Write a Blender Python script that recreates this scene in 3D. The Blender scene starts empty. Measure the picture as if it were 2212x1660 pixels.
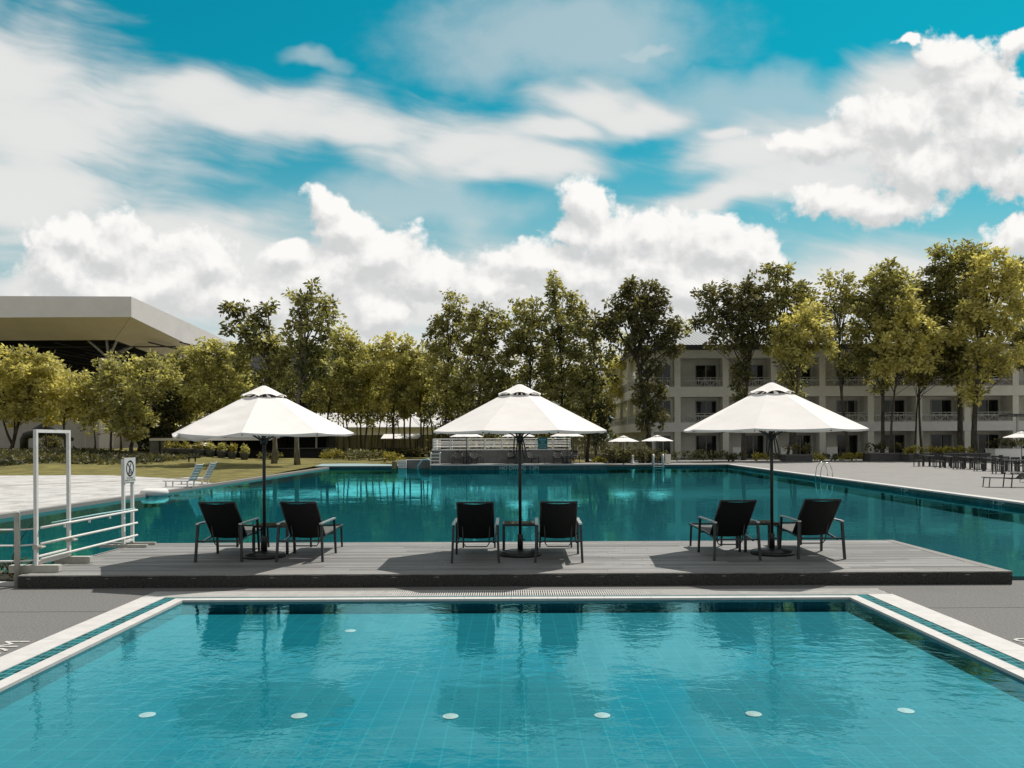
import bpy, math, random
import numpy as np
from mathutils import Vector

R = math.radians
D = bpy.data
scene = bpy.context.scene
COL = scene.collection
random.seed(7)

# ------------------------------------------------------------------ camera model (used to place things in metres)
F, H, ROLL, CX, HY = 1722.0, 2.03, 0.0045, 1106.0, 952.0


def unroll(px, py):
    a, b = px - CX, py - HY
    return a - ROLL * b, b + ROLL * a


def P(px, py, z=0.0):
    a, b = unroll(px, py)
    Y = F * (H - z) / b
    return Vector((a * Y / F, Y, z))


def PX(px, py, Y):
    a, b = unroll(px, py)
    return Vector((a * Y / F, Y, H - b * Y / F))


# ------------------------------------------------------------------ mesh builder
class MB:
    def __init__(self):
        self.v, self.f = [], []

    def add(self, vs, fs):
        n = len(self.v)
        self.v += [tuple(p) for p in vs]
        self.f += [tuple(i + n for i in f) for f in fs]
        return self

    def box(self, x0, x1, y0, y1, z0, z1):
        v = [(x, y, z) for z in (z0, z1) for y in (y0, y1) for x in (x0, x1)]
        return self.add(v, [(0, 2, 3, 1), (4, 5, 7, 6), (0, 1, 5, 4), (2, 6, 7, 3), (0, 4, 6, 2), (1, 3, 7, 5)])

    def tube(self, pts, r, seg=8, cap=True):
        pts = [Vector(p) for p in pts]
        rs = r if isinstance(r, (list, tuple)) else [r] * len(pts)
        rings, vs, fs = [], [], []
        prev = None
        for i, p in enumerate(pts):
            a = pts[max(i - 1, 0)]
            b = pts[min(i + 1, len(pts) - 1)]
            d = (b - a)
            d = d.normalized() if d.length > 1e-9 else Vector((0, 0, 1))
            if prev is None:
                up = Vector((0, 0, 1)) if abs(d.z) < 0.9 else Vector((1, 0, 0))
                u = d.cross(up).normalized()
            else:
                u = (prev - d * prev.dot(d))
                u = u.normalized() if u.length > 1e-6 else d.orthogonal().normalized()
            prev = u
            w = d.cross(u)
            for k in range(seg):
                t = 2 * math.pi * k / seg + math.pi / seg
                vs.append(p + (u * math.cos(t) + w * math.sin(t)) * rs[i])
        for i in range(len(pts) - 1):
            for k in range(seg):
                k2 = (k + 1) % seg
                fs.append((i * seg + k, i * seg + k2, (i + 1) * seg + k2, (i + 1) * seg + k))
        if cap:
            fs.append(tuple(range(seg))[::-1])
            fs.append(tuple((len(pts) - 1) * seg + k for k in range(seg)))
        return self.add(vs, fs)

    def bar(self, a, b, w, h=None):
        """square bar between two points"""
        return self.tube([a, b], (w if h is None else (w + h) / 2) * 0.7071, 4)

    def lathe(self, prof, c=(0, 0, 0), seg=24):
        vs, fs = [], []
        for r, z in prof:
            for k in range(seg):
                t = 2 * math.pi * k / seg
                vs.append((c[0] + r * math.cos(t), c[1] + r * math.sin(t), c[2] + z))
        for i in range(len(prof) - 1):
            for k in range(seg):
                k2 = (k + 1) % seg
                fs.append((i * seg + k, i * seg + k2, (i + 1) * seg + k2, (i + 1) * seg + k))
        fs.append(tuple(range(seg))[::-1])
        fs.append(tuple((len(prof) - 1) * seg + k for k in range(seg)))
        return self.add(vs, fs)

    def poly(self, pts):
        return self.add(pts, [tuple(range(len(pts)))])

    def prism(self, pts, z0, z1):
        """vertical prism over a ground polygon (anticlockwise)"""
        n = len(pts)
        v = [(p[0], p[1], z0) for p in pts] + [(p[0], p[1], z1) for p in pts]
        f = [tuple(range(n))[::-1], tuple(range(n, 2 * n))]
        f += [(i, (i + 1) % n, n + (i + 1) % n, n + i) for i in range(n)]
        return self.add(v, f)

    def slab(self, pts, d):
        """polygon extruded by the vector d"""
        n = len(pts)
        d = Vector(d)
        v = [Vector(p) for p in pts] + [Vector(p) + d for p in pts]
        f = [tuple(range(n))[::-1], tuple(range(n, 2 * n))]
        f += [(i, (i + 1) % n, n + (i + 1) % n, n + i) for i in range(n)]
        return self.add(v, f)

    def build(self, name, m, parent=None, smooth=False, loc=None):
        me = D.meshes.new(name)
        me.from_pydata(self.v, [], self.f)
        me.update()
        if smooth:
            me.polygons.foreach_set('use_smooth', [True] * len(me.polygons))
        return link(name, me, m, parent, loc)


def link(name, me, m, parent=None, loc=None):
    o = D.objects.new(name, me)
    if m:
        me.materials.append(m)
    COL.objects.link(o)
    if parent:
        o.parent = parent
    if loc is not None:
        o.location = loc
    return o


def tag(o, label, cat, group=None):
    o['label'] = label
    o['category'] = cat
    if group:
        o['group'] = group
    return o


def thing(name, label, cat, loc=(0, 0, 0), rz=0.0, group=None):
    o = D.objects.new(name, None)
    o.empty_display_size = 0.2
    COL.objects.link(o)
    o.location = loc
    o.rotation_euler = (0, 0, rz)
    return tag(o, label, cat, group)


def struct(o, kind='structure'):
    o['kind'] = kind
    return o


KIDS = {}


def dup(root, loc, rz=0.0, label=None, group=None, scale=None):
    r = root.copy()
    COL.objects.link(r)
    r.location = loc
    r.rotation_euler = (0, 0, rz)
    if scale:
        r.scale = scale if isinstance(scale, tuple) else (scale,) * 3
    if label:
        r['label'] = label
    if group:
        r['group'] = group
    for ch in list(root.children):
        c = ch.copy()
        COL.objects.link(c)
        c.parent = r
        for g in list(ch.children):
            d = g.copy()
            COL.objects.link(d)
            d.parent = c
    return r


# ------------------------------------------------------------------ materials
class NT:
    def __init__(self, tree):
        self.t = tree
        self.n = tree.nodes
        self.l = tree.links

    def new(self, typ, **kw):
        nd = self.n.new(typ)
        for k, v in kw.items():
            setattr(nd, k, v)
        return nd

    def put(self, sock, v):
        if v is None:
            return
        if isinstance(v, bpy.types.NodeSocket):
            self.l.new(v, sock)
        else:
            if isinstance(v, (tuple, list)) and len(v) == 3 and sock.type == 'RGBA':
                v = (*v, 1)
            sock.default_value = v

    def math(self, op, a, b=None, c=None, clamp=False):
        nd = self.new('ShaderNodeMath', operation=op)
        nd.use_clamp = clamp
        for s, v in zip(nd.inputs, (a, b, c)):
            self.put(s, v)
        return nd.outputs[0]

    def vec(self, op, a, b=None, c=None):
        nd = self.new('ShaderNodeVectorMath', operation=op)
        for s, v in zip(nd.inputs, (a, b, c)):
            self.put(s, v)
        return nd.outputs['Value'] if op in ('LENGTH', 'DOT_PRODUCT', 'DISTANCE') else nd.outputs[0]

    def mix(self, fac, a, b, typ='RGBA', blend='MIX'):
        nd = self.new('ShaderNodeMix', data_type=typ)
        if typ == 'RGBA':
            nd.blend_type = blend
            i = (0, 6, 7)
            out = nd.outputs[2]
        else:
            i = (0, 2, 3)
            out = nd.outputs[0]
        for k, v in zip(i, (fac, a, b)):
            self.put(nd.inputs[k], v)
        return out

    def noise(self, vec, scale, detail=4, rough=0.5, col=False, dist=0.0, dim='3D'):
        nd = self.new('ShaderNodeTexNoise', noise_dimensions=dim)
        self.put(nd.inputs['Vector'], vec)
        nd.inputs['Scale'].default_value = scale
        nd.inputs['Detail'].default_value = detail
        nd.inputs['Roughness'].default_value = rough
        nd.inputs['Distortion'].default_value = dist
        return nd.outputs['Color'] if col else nd.outputs['Fac']

    def smooth(self, x, a, b, lo=0.0, hi=1.0):
        nd = self.new('ShaderNodeMapRange', interpolation_type='SMOOTHSTEP')
        self.put(nd.inputs[0], x)
        for i, v in zip((1, 2, 3, 4), (a, b, lo, hi)):
            self.put(nd.inputs[i], v)
        return nd.outputs[0]

    def coord(self, out='Object'):
        return self.new('ShaderNodeTexCoord').outputs[out]

    def bump(self, h, strength=0.3, dist=0.02, normal=None):
        nd = self.new('ShaderNodeBump')
        nd.inputs['Strength'].default_value = strength
        nd.inputs['Distance'].default_value = dist
        self.put(nd.inputs['Height'], h)
        self.put(nd.inputs['Normal'], normal)
        return nd.outputs[0]


def newmat(name):
    m = D.materials.new(name)
    m.use_nodes = True
    m.node_tree.nodes.clear()
    t = NT(m.node_tree)
    out = t.new('ShaderNodeOutputMaterial')
    return m, t, out


def M(name, c1, c2=None, scale=6.0, rough=0.8, bump=0.0, bscale=None, spec=0.3, metal=0.0, stretch=(1, 1, 1), detail=5,
      lo=0.3, hi=0.7, dirt=0.0, bdist=0.01):
    m, t, out = newmat(name)
    bs = t.new('ShaderNodeBsdfPrincipled')
    co = t.coord()
    if stretch != (1, 1, 1):
        co = t.vec('MULTIPLY', co, stretch)
    c2 = c2 or tuple(x * 0.82 for x in c1)
    n = t.noise(co, scale, detail, 0.6)
    col = t.mix(t.smooth(n, lo, hi), (*c2, 1), (*c1, 1))
    if dirt:
        n2 = t.noise(t.coord(), 0.45, 6, 0.65)
        col = t.mix(t.smooth(n2, 0.5, 0.72, 0, dirt), col, tuple(x * 0.5 for x in c1) + (1,))
    t.put(bs.inputs['Base Color'], col)
    bs.inputs['Roughness'].default_value = rough
    bs.inputs['Specular IOR Level'].default_value = spec
    bs.inputs['Metallic'].default_value = metal
    if bump:
        h = t.noise(co, bscale or scale * 4, 5, 0.6)
        t.put(bs.inputs['Normal'], t.bump(h, bump, bdist))
    t.l.new(bs.outputs[0], out.inputs[0])
    return m


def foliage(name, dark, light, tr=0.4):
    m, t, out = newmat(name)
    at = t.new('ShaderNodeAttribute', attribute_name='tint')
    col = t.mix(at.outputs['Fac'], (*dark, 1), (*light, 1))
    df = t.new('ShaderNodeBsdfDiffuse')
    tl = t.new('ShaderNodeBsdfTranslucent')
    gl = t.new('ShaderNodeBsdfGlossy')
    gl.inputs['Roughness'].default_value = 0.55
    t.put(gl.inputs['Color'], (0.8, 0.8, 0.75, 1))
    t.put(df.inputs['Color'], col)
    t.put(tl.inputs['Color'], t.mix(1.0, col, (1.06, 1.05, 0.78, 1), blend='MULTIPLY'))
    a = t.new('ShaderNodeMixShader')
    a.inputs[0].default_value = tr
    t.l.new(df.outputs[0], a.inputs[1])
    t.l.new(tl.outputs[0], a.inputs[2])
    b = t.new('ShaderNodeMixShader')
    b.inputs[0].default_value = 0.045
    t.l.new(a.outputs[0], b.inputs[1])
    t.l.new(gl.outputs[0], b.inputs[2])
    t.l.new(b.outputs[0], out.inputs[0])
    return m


def water(name, tint, scales, strengths, refl=(1, 1, 1), ior=1.33):
    m, t, out = newmat(name)
    co = t.coord()
    n1 = t.noise(t.vec('MULTIPLY', co, (1.0, 1.35, 1)), scales[0], 3, 0.5, dist=0.4)
    n2 = t.noise(co, scales[1], 2, 0.5)
    n3 = t.noise(co, 0.5, 3, 0.5)
    amp = t.smooth(n3, 0.36, 0.62, 0.25, 1.0)
    h = t.math('ADD', t.math('MULTIPLY', n1, strengths[0]), t.math('MULTIPLY', n2, strengths[1]))
    h = t.math('MULTIPLY', h, amp)
    bp = t.bump(h, 1.0, 1.0)
    fr = t.new('ShaderNodeFresnel')
    fr.inputs['IOR'].default_value = ior
    t.put(fr.inputs['Normal'], bp)
    tr = t.new('ShaderNodeBsdfTransparent')
    t.put(tr.inputs['Color'], (*tint, 1))
    gl = t.new('ShaderNodeBsdfGlossy')
    gl.inputs['Roughness'].default_value = 0.015
    t.put(gl.inputs['Color'], (*refl, 1))
    t.put(gl.inputs['Normal'], bp)
    mx = t.new('ShaderNodeMixShader')
    t.put(mx.inputs[0], fr.outputs[0])
    t.l.new(tr.outputs[0], mx.inputs[1])
    t.l.new(gl.outputs[0], mx.inputs[2])
    t.l.new(mx.outputs[0], out.inputs[0])
    return m


def tiles(name, base, grout, size, gap=0.05, var=0.25, rough=0.35, spec=0.5):
    """square tiles with grout, laid in object space; size in metres (x, y, z)"""
    m, t, out = newmat(name)
    bs = t.new('ShaderNodeBsdfPrincipled')
    co = t.vec('DIVIDE', t.vec('ADD', t.coord(), (50.103, 50.103, 50.003)), size)
    fr = t.vec('FRACTION', co)
    d = t.vec('ABSOLUTE', t.vec('SUBTRACT', fr, (0.5, 0.5, 0.5)))
    sx = t.new('ShaderNodeSeparateXYZ')
    t.put(sx.inputs[0], d)
    g = t.math('GREATER_THAN', t.math('MAXIMUM', sx.outputs[0], t.math('MAXIMUM', sx.outputs[1], sx.outputs[2])), 0.5 - gap)
    wn = t.new('ShaderNodeTexWhiteNoise')
    t.put(wn.inputs['Vector'], t.vec('FLOOR', co))
    tone = t.mix(wn.outputs['Value'], tuple(x * (1 - var) for x in base) + (1,), tuple(min(1, x * (1 + var)) for x in base) + (1,))
    t.put(bs.inputs['Base Color'], t.mix(g, tone, (*grout, 1)))
    bs.inputs['Roughness'].default_value = rough
    bs.inputs['Specular IOR Level'].default_value = spec
    t.l.new(bs.outputs[0], out.inputs[0])
    return m


MT = {}
MT['white_metal'] = M('white_painted_metal', (0.78, 0.765, 0.74), (0.68, 0.665, 0.63), 9, 0.45, 0.05, dirt=0.18)
MT['ivory_metal'] = M('aged_white_metal', (0.5, 0.49, 0.44), (0.4, 0.39, 0.34), 7, 0.55, 0.05, dirt=0.2)
MT['black_metal'] = M('black_powder_coat', (0.016, 0.016, 0.017), (0.01, 0.01, 0.01), 20, 0.35, 0.03, spec=0.5)
MT['grey_metal'] = M('charcoal_aluminium', (0.035, 0.036, 0.037), (0.025, 0.025, 0.026), 20, 0.28, 0.02, spec=0.6, metal=0.3)
MT['arm_metal'] = M('sunlit_armrest_metal', (0.62, 0.62, 0.61), (0.5, 0.5, 0.5), 14, 0.32, metal=0.75, spec=0.6)  # paler than the frame: sunlit highlight put into the armrest colour
MT['sling'] = M('black_sling_mesh', (0.012, 0.012, 0.012), (0.007, 0.007, 0.007), 120, 0.75, 0.3, 260, spec=0.25)
MT['seat_sling'] = M('grey_seat_sling', (0.14, 0.137, 0.13), (0.11, 0.107, 0.1), 120, 0.8, 0.2, 260, spec=0.2)  # seat sling paler than the black backrest sling
MT['glass_top'] = M('smoked_glass_top', (0.02, 0.03, 0.032), (0.015, 0.02, 0.022), 4, 0.08, spec=0.8)
MT['chrome'] = M('stainless_steel', (0.62, 0.62, 0.6), (0.5, 0.5, 0.5), 8, 0.18, metal=1.0)
MT['concrete'] = M('poolside_concrete', (0.212, 0.207, 0.199), (0.10, 0.098, 0.094), 46, 0.9, 0.35, 90, detail=8, dirt=0.3, lo=0.25, hi=0.75)
MT['terrace'] = M('terrace_paving', (0.27, 0.263, 0.252), (0.235, 0.228, 0.218), 2.2, 0.9, 0.2, 60, detail=8, dirt=0.22)
MT['coping'] = M('white_coping_stone', (0.57, 0.555, 0.535), (0.50, 0.488, 0.468), 5, 0.7, 0.15, 50, dirt=0.12)
MT['grating'] = M('white_plastic_grating', (0.60, 0.59, 0.565), (0.5, 0.49, 0.47), 6, 0.55)
MT['pebble'] = M('pebble_dash_concrete', (0.085, 0.082, 0.076), (0.022, 0.022, 0.021), 70, 0.9, 0.9, 70, detail=3, bdist=0.02, dirt=0.3)
MT['pebble_rim'] = M('washed_pebble_rim', (0.3, 0.29, 0.275), (0.19, 0.185, 0.175), 75, 0.9, 0.5, 75, detail=3)
MT['wall'] = M('rendered_concrete_wall', (0.23, 0.23, 0.215), (0.16, 0.16, 0.15), 1.6, 0.9, 0.2, 30, detail=8, dirt=0.35)
MT['sand'] = M('pale_sand', (0.56, 0.55, 0.535), (0.36, 0.352, 0.338), 0.8, 0.95, 0.9, 14, detail=10, stretch=(1.5, 1.0, 1), bdist=0.05, lo=0.30, hi=0.62, dirt=0.3)
MT['sand_path'] = M('trodden_sand', (0.37, 0.36, 0.34), (0.3, 0.29, 0.27), 2, 0.95, 0.4, 30)
MT['grass'] = M('dry_lawn', (0.235, 0.205, 0.062), (0.115, 0.105, 0.034), 0.7, 0.95, 0.8, 60, detail=10, bdist=0.05, dirt=0.3)
MT['earth'] = M('dark_planting_soil', (0.03, 0.027, 0.02), (0.02, 0.018, 0.014), 6, 0.95, 0.6, 40)
MT['ground'] = M('rough_ground', (0.13, 0.12, 0.06), (0.09, 0.08, 0.04), 0.3, 0.95, detail=8)
MT['render'] = M('cream_render', (0.80, 0.775, 0.69), (0.73, 0.71, 0.62), 1.3, 0.85, 0.1, 40, detail=8, dirt=0.15)
MT['render_grey'] = M('pale_grey_render', (0.80, 0.785, 0.75), (0.73, 0.715, 0.685), 1.3, 0.85, 0.1, 40, detail=8, dirt=0.15)
MT['rail'] = M('grey_painted_rail', (0.52, 0.515, 0.48), (0.45, 0.44, 0.41), 6, 0.6)
MT['glass'] = M('dark_door_glass', (0.012, 0.014, 0.014), (0.006, 0.007, 0.007), 2, 0.07, spec=0.6)
MT['curtain'] = M('pale_curtain', (0.26, 0.27, 0.26), (0.14, 0.145, 0.14), 3, 0.9, stretch=(6, 1, 0.3))
MT['frame'] = M('door_frame_paint', (0.5, 0.49, 0.44), (0.42, 0.41, 0.37), 6, 0.6)
MT['fascia'] = M('dark_fascia', (0.055, 0.055, 0.052), (0.04, 0.04, 0.038), 3, 0.7)
MT['planter'] = M('grey_planter', (0.10, 0.10, 0.095), (0.07, 0.07, 0.066), 5, 0.85, 0.2, 30, dirt=0.2)
MT['bark'] = M('grey_brown_bark', (0.10, 0.088, 0.065), (0.035, 0.03, 0.022), 5, 0.95, 0.8, 14, stretch=(1, 1, 0.35), detail=8, bdist=0.03)
MT['bark_pale'] = M('pale_bark', (0.22, 0.195, 0.145), (0.1, 0.09, 0.065), 5, 0.95, 0.7, 14, stretch=(1, 1, 0.35), detail=8, bdist=0.03)
MT['hall_panel'] = M('hall_white_cladding', (0.84, 0.81, 0.815), (0.78, 0.755, 0.755), 0.5, 0.6, dirt=0.12)
MT['hall_soffit'] = M('hall_beige_soffit', (0.74, 0.665, 0.575), (0.68, 0.61, 0.525), 0.4, 0.75)
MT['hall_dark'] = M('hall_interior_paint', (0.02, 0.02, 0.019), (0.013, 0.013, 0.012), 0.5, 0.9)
MT['hall_wall'] = M('hall_beige_wall', (0.5, 0.46, 0.4), (0.44, 0.405, 0.35), 0.6, 0.85, 0.05, dirt=0.12)
MT['steel'] = M('painted_truss_steel', (0.35, 0.34, 0.31), (0.28, 0.27, 0.25), 3, 0.5)
MT['dark_wood'] = M('dark_timber', (0.03, 0.027, 0.023), (0.018, 0.016, 0.014), 6, 0.8, 0.2, 30)
MT['grey_roof'] = M('weathered_roof_board', (0.16, 0.16, 0.15), (0.1, 0.1, 0.095), 3, 0.85, stretch=(0.3, 2, 1))
MT['fence'] = M('timber_slat_fence', (0.26, 0.23, 0.12), (0.16, 0.14, 0.075), 6, 0.85, 0.2, 30, stretch=(4, 1, 0.4))
MT['plastic'] = M('white_plastic', (0.70, 0.69, 0.67), (0.64, 0.63, 0.61), 6, 0.65, spec=0.15)
MT['slide'] = M('black_tube_plastic', (0.015, 0.016, 0.015), (0.01, 0.01, 0.01), 4, 0.4, spec=0.4)
MT['sign_white'] = M('sign_white', (0.66, 0.65, 0.63), (0.6, 0.59, 0.57), 8, 0.5)
MT['ink'] = M('black_sign_ink', (0.012, 0.012, 0.012), (0.01, 0.01, 0.01), 8, 0.5)
MT['grey_ink'] = M('grey_sign_ink', (0.25, 0.25, 0.24), (0.2, 0.2, 0.19), 8, 0.5)
MT['teal_sign'] = M('teal_sign_board', (0.0, 0.12, 0.14), (0.0, 0.1, 0.115), 8, 0.5)
MT['pale_teal'] = M('pale_teal_lettering', (0.33, 0.55, 0.57), (0.28, 0.48, 0.5), 8, 0.5)
MT['paint'] = M('white_ground_paint', (0.62, 0.61, 0.58), (0.42, 0.41, 0.39), 20, 0.8)
MT['tile_band'] = tiles('dark_waterline_tile', (0.006, 0.055, 0.062), (0.02, 0.09, 0.10), (0.2, 0.2, 0.2), 0.03, 0.4)
MT['gutter'] = tiles('teal_gutter_tile', (0.002, 0.095, 0.108), (0.12, 0.26, 0.27), (0.0553, 0.12, 7.0), 0.06, 0.5, 0.75, 0.1)
MT['pool_floor'] = tiles('teal_pool_mosaic', (0.0003, 0.178, 0.228), (0.006, 0.245, 0.295), (0.2, 0.2, 7.0), 0.026, 0.05, 0.6, 0.2)
MT['big_floor'] = tiles('deep_teal_mosaic', (0.0003, 0.118, 0.155), (0.001, 0.134, 0.172), (0.5, 0.5, 7.0), 0.02, 0.06, 0.6, 0.2)
MT['water_near'] = water('near_pool_water', (0.80, 0.97, 0.99), (4.2, 15.0), (0.0050, 0.0014), (0.36, 0.92, 0.99), 1.52)
MT['water_main'] = water('main_pool_water', (0.7, 0.95, 0.97), (2.2, 9.0), (0.0030, 0.0008), (0.15, 0.86, 0.95), 1.6)
MT['leaf_olive'] = foliage('olive_leaves', (0.08, 0.082, 0.028), (0.80, 0.745, 0.255), 0.52)
MT['leaf_yellow'] = foliage('yellow_olive_leaves', (0.16, 0.152, 0.05), (0.82, 0.745, 0.255), 0.54)
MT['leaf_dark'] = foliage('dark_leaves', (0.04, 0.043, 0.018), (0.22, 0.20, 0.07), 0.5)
MT['leaf_flower'] = foliage('yellow_bedding_leaves', (0.14, 0.125, 0.02), (0.42, 0.36, 0.06), 0.3)
MT['leaf_grey'] = foliage('pale_bedding_leaves', (0.10, 0.10, 0.04), (0.34, 0.33, 0.17), 0.3)
# roof: ribbed metal
_m, _t, _o = newmat('ribbed_metal_roof')
_b = _t.new('ShaderNodeBsdfPrincipled')
_s = _t.new('ShaderNodeSeparateXYZ')
_t.put(_s.inputs[0], _t.coord())
_w = _t.math('SINE', _t.math('MULTIPLY', _s.outputs[0], 2 * math.pi / 0.42))
_t.put(_b.inputs['Base Color'], _t.mix(_t.smooth(_w, 0.2, 0.9), (0.20, 0.205, 0.21, 1), (0.30, 0.305, 0.31, 1)))
_b.inputs['Roughness'].default_value = 0.5
_t.put(_b.inputs['Normal'], _t.bump(_w, 0.5, 0.04))
_t.l.new(_b.outputs[0], _o.inputs[0])
MT['metal_roof'] = _m
# deck boards
_m, _t, _o = newmat('grey_weathered_decking')
_b = _t.new('ShaderNodeBsdfPrincipled')
_s = _t.new('ShaderNodeSeparateXYZ')
_co = _t.coord()
_t.put(_s.inputs[0], _co)
_row = _t.math('FLOOR', _t.math('DIVIDE', _s.outputs[1], 0.148))
_wn = _t.new('ShaderNodeTexWhiteNoise', noise_dimensions='2D')
_cmb = _t.new('ShaderNodeCombineXYZ')
_wr = _t.new('ShaderNodeTexWhiteNoise', noise_dimensions='1D')
_t.put(_wr.inputs['W'], _row)
_colx = _t.math('FLOOR', _t.math('ADD', _t.math('DIVIDE', _s.outputs[0], 2.4), _wr.outputs['Value']))
_t.put(_cmb.inputs[0], _colx)
_t.put(_cmb.inputs[1], _row)
_t.put(_wn.inputs['Vector'], _cmb.outputs[0])
_gr = _t.noise(_t.vec('MULTIPLY', _co, (1.2, 26, 1)), 2.5, 6, 0.65)
_c = _t.mix(_wn.outputs['Value'], (0.14, 0.137, 0.132, 1), (0.315, 0.309, 0.30, 1))
_c = _t.mix(_t.smooth(_gr, 0.35, 0.65, 0.0, 0.65), _c, (0.13, 0.126, 0.12, 1))
_st = _t.noise(_co, 0.7, 5, 0.6)
_c = _t.mix(_t.smooth(_st, 0.5, 0.75, 0, 0.35), _c, (0.16, 0.155, 0.148, 1))
_t.put(_b.inputs['Base Color'], _c)
_b.inputs['Roughness'].default_value = 0.75
_t.put(_b.inputs['Normal'], _t.bump(_gr, 0.4, 0.006))
_t.l.new(_b.outputs[0], _o.inputs[0])
MT['decking'] = _m
# canvas
_m, _t, _o = newmat('off_white_canvas')
_d = _t.new('ShaderNodeBsdfDiffuse')
_tl = _t.new('ShaderNodeBsdfTranslucent')
_n = _t.noise(_t.coord(), 3.0, 6, 0.6)
_c = _t.mix(_t.smooth(_n, 0.35, 0.7), (0.87, 0.835, 0.81, 1), (0.91, 0.88, 0.855, 1))
_t.put(_d.inputs[0], _c)
_t.put(_tl.inputs[0], (0.75, 0.69, 0.64, 1))
_nn = _t.bump(_t.noise(_t.coord(), 2.2, 3, 0.5), 0.25, 0.06)
_t.put(_d.inputs['Normal'], _nn)
_x = _t.new('ShaderNodeMixShader')
_x.inputs[0].default_value = 0.13
_t.l.new(_d.outputs[0], _x.inputs[1])
_t.l.new(_tl.outputs[0], _x.inputs[2])
_t.l.new(_x.outputs[0], _o.inputs[0])
MT['canvas'] = _m

# ------------------------------------------------------------------ foliage geometry
def leaves_mesh(name, centres, spread, n_per, size, mat, rng, tint_c, droop=0.25, parent=None, flat=0.85, loc=None):
    """leaf rosettes: every clump centre gets n_per rhombic leaves"""
    c = np.repeat(np.asarray(centres, float), n_per, axis=0)
    n = len(c)
    sp = np.repeat(np.broadcast_to(np.asarray(spread, float).reshape(-1, 1), (len(centres), 1)), n_per, axis=0)
    d = rng.normal(size=(n, 3))
    d /= np.linalg.norm(d, axis=1, keepdims=True)
    c = c + d * sp * (rng.random((n, 1)) ** 0.6) * np.array([1, 1, flat])
    d = d + rng.normal(size=(n, 3)) * 0.55
    d[:, 2] -= droop
    d /= np.linalg.norm(d, axis=1, keepdims=True)
    d[:, 2] *= 0.7
    d /= np.linalg.norm(d, axis=1, keepdims=True)
    s = np.cross(d, rng.normal(size=(n, 3)) * 0.75 + np.array([0.12, 0.1, 0.8]))
    s /= np.linalg.norm(s, axis=1, keepdims=True) + 1e-9
    L = size * (0.65 + 0.7 * rng.random((n, 1)))
    Wd = L * 0.27
    v = np.empty((n, 4, 3))
    v[:, 0] = c
    v[:, 1] = c + d * L * 0.48 + s * Wd
    v[:, 2] = c + d * L
    v[:, 3] = c + d * L * 0.48 - s * Wd
    me = D.meshes.new(name)
    me.vertices.add(n * 4)
    me.vertices.foreach_set('co', v.reshape(-1))
    me.loops.add(n * 4)
    me.loops.foreach_set('vertex_index', np.arange(n * 4, dtype=np.int32))
    me.polygons.add(n)
    me.polygons.foreach_set('loop_start', np.arange(0, n * 4, 4, dtype=np.int32))
    me.polygons.foreach_set('loop_total', np.full(n, 4, dtype=np.int32))
    me.update(calc_edges=True)
    at = me.attributes.new('tint', 'FLOAT', 'POINT')
    tc = np.repeat(np.asarray(tint_c, float), n_per) + rng.normal(size=n) * 0.16
    at.data.foreach_set('value', np.repeat(np.clip(tc, 0, 1), 4).astype(np.float32))
    return link(name, me, mat, parent, loc)


def terrain_z(x, y):
    k = min(max((y - 47.0) / 21.0, 0), 1)
    k = k * k * (3 - 2 * k)
    a = 0.32 + 0.85 * min(max((-22.0 - x) / 16.0, 0), 1)
    if x > -9:
        a *= max(0.0, 1 - (x + 9) / 5.0)
    wob = 0.06 * math.sin(x * 0.6 + y * 0.35) + 0.05 * math.sin(x * 0.23 - y * 0.5)
    return a * k + wob * k + 0.015


TREES = []


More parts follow.
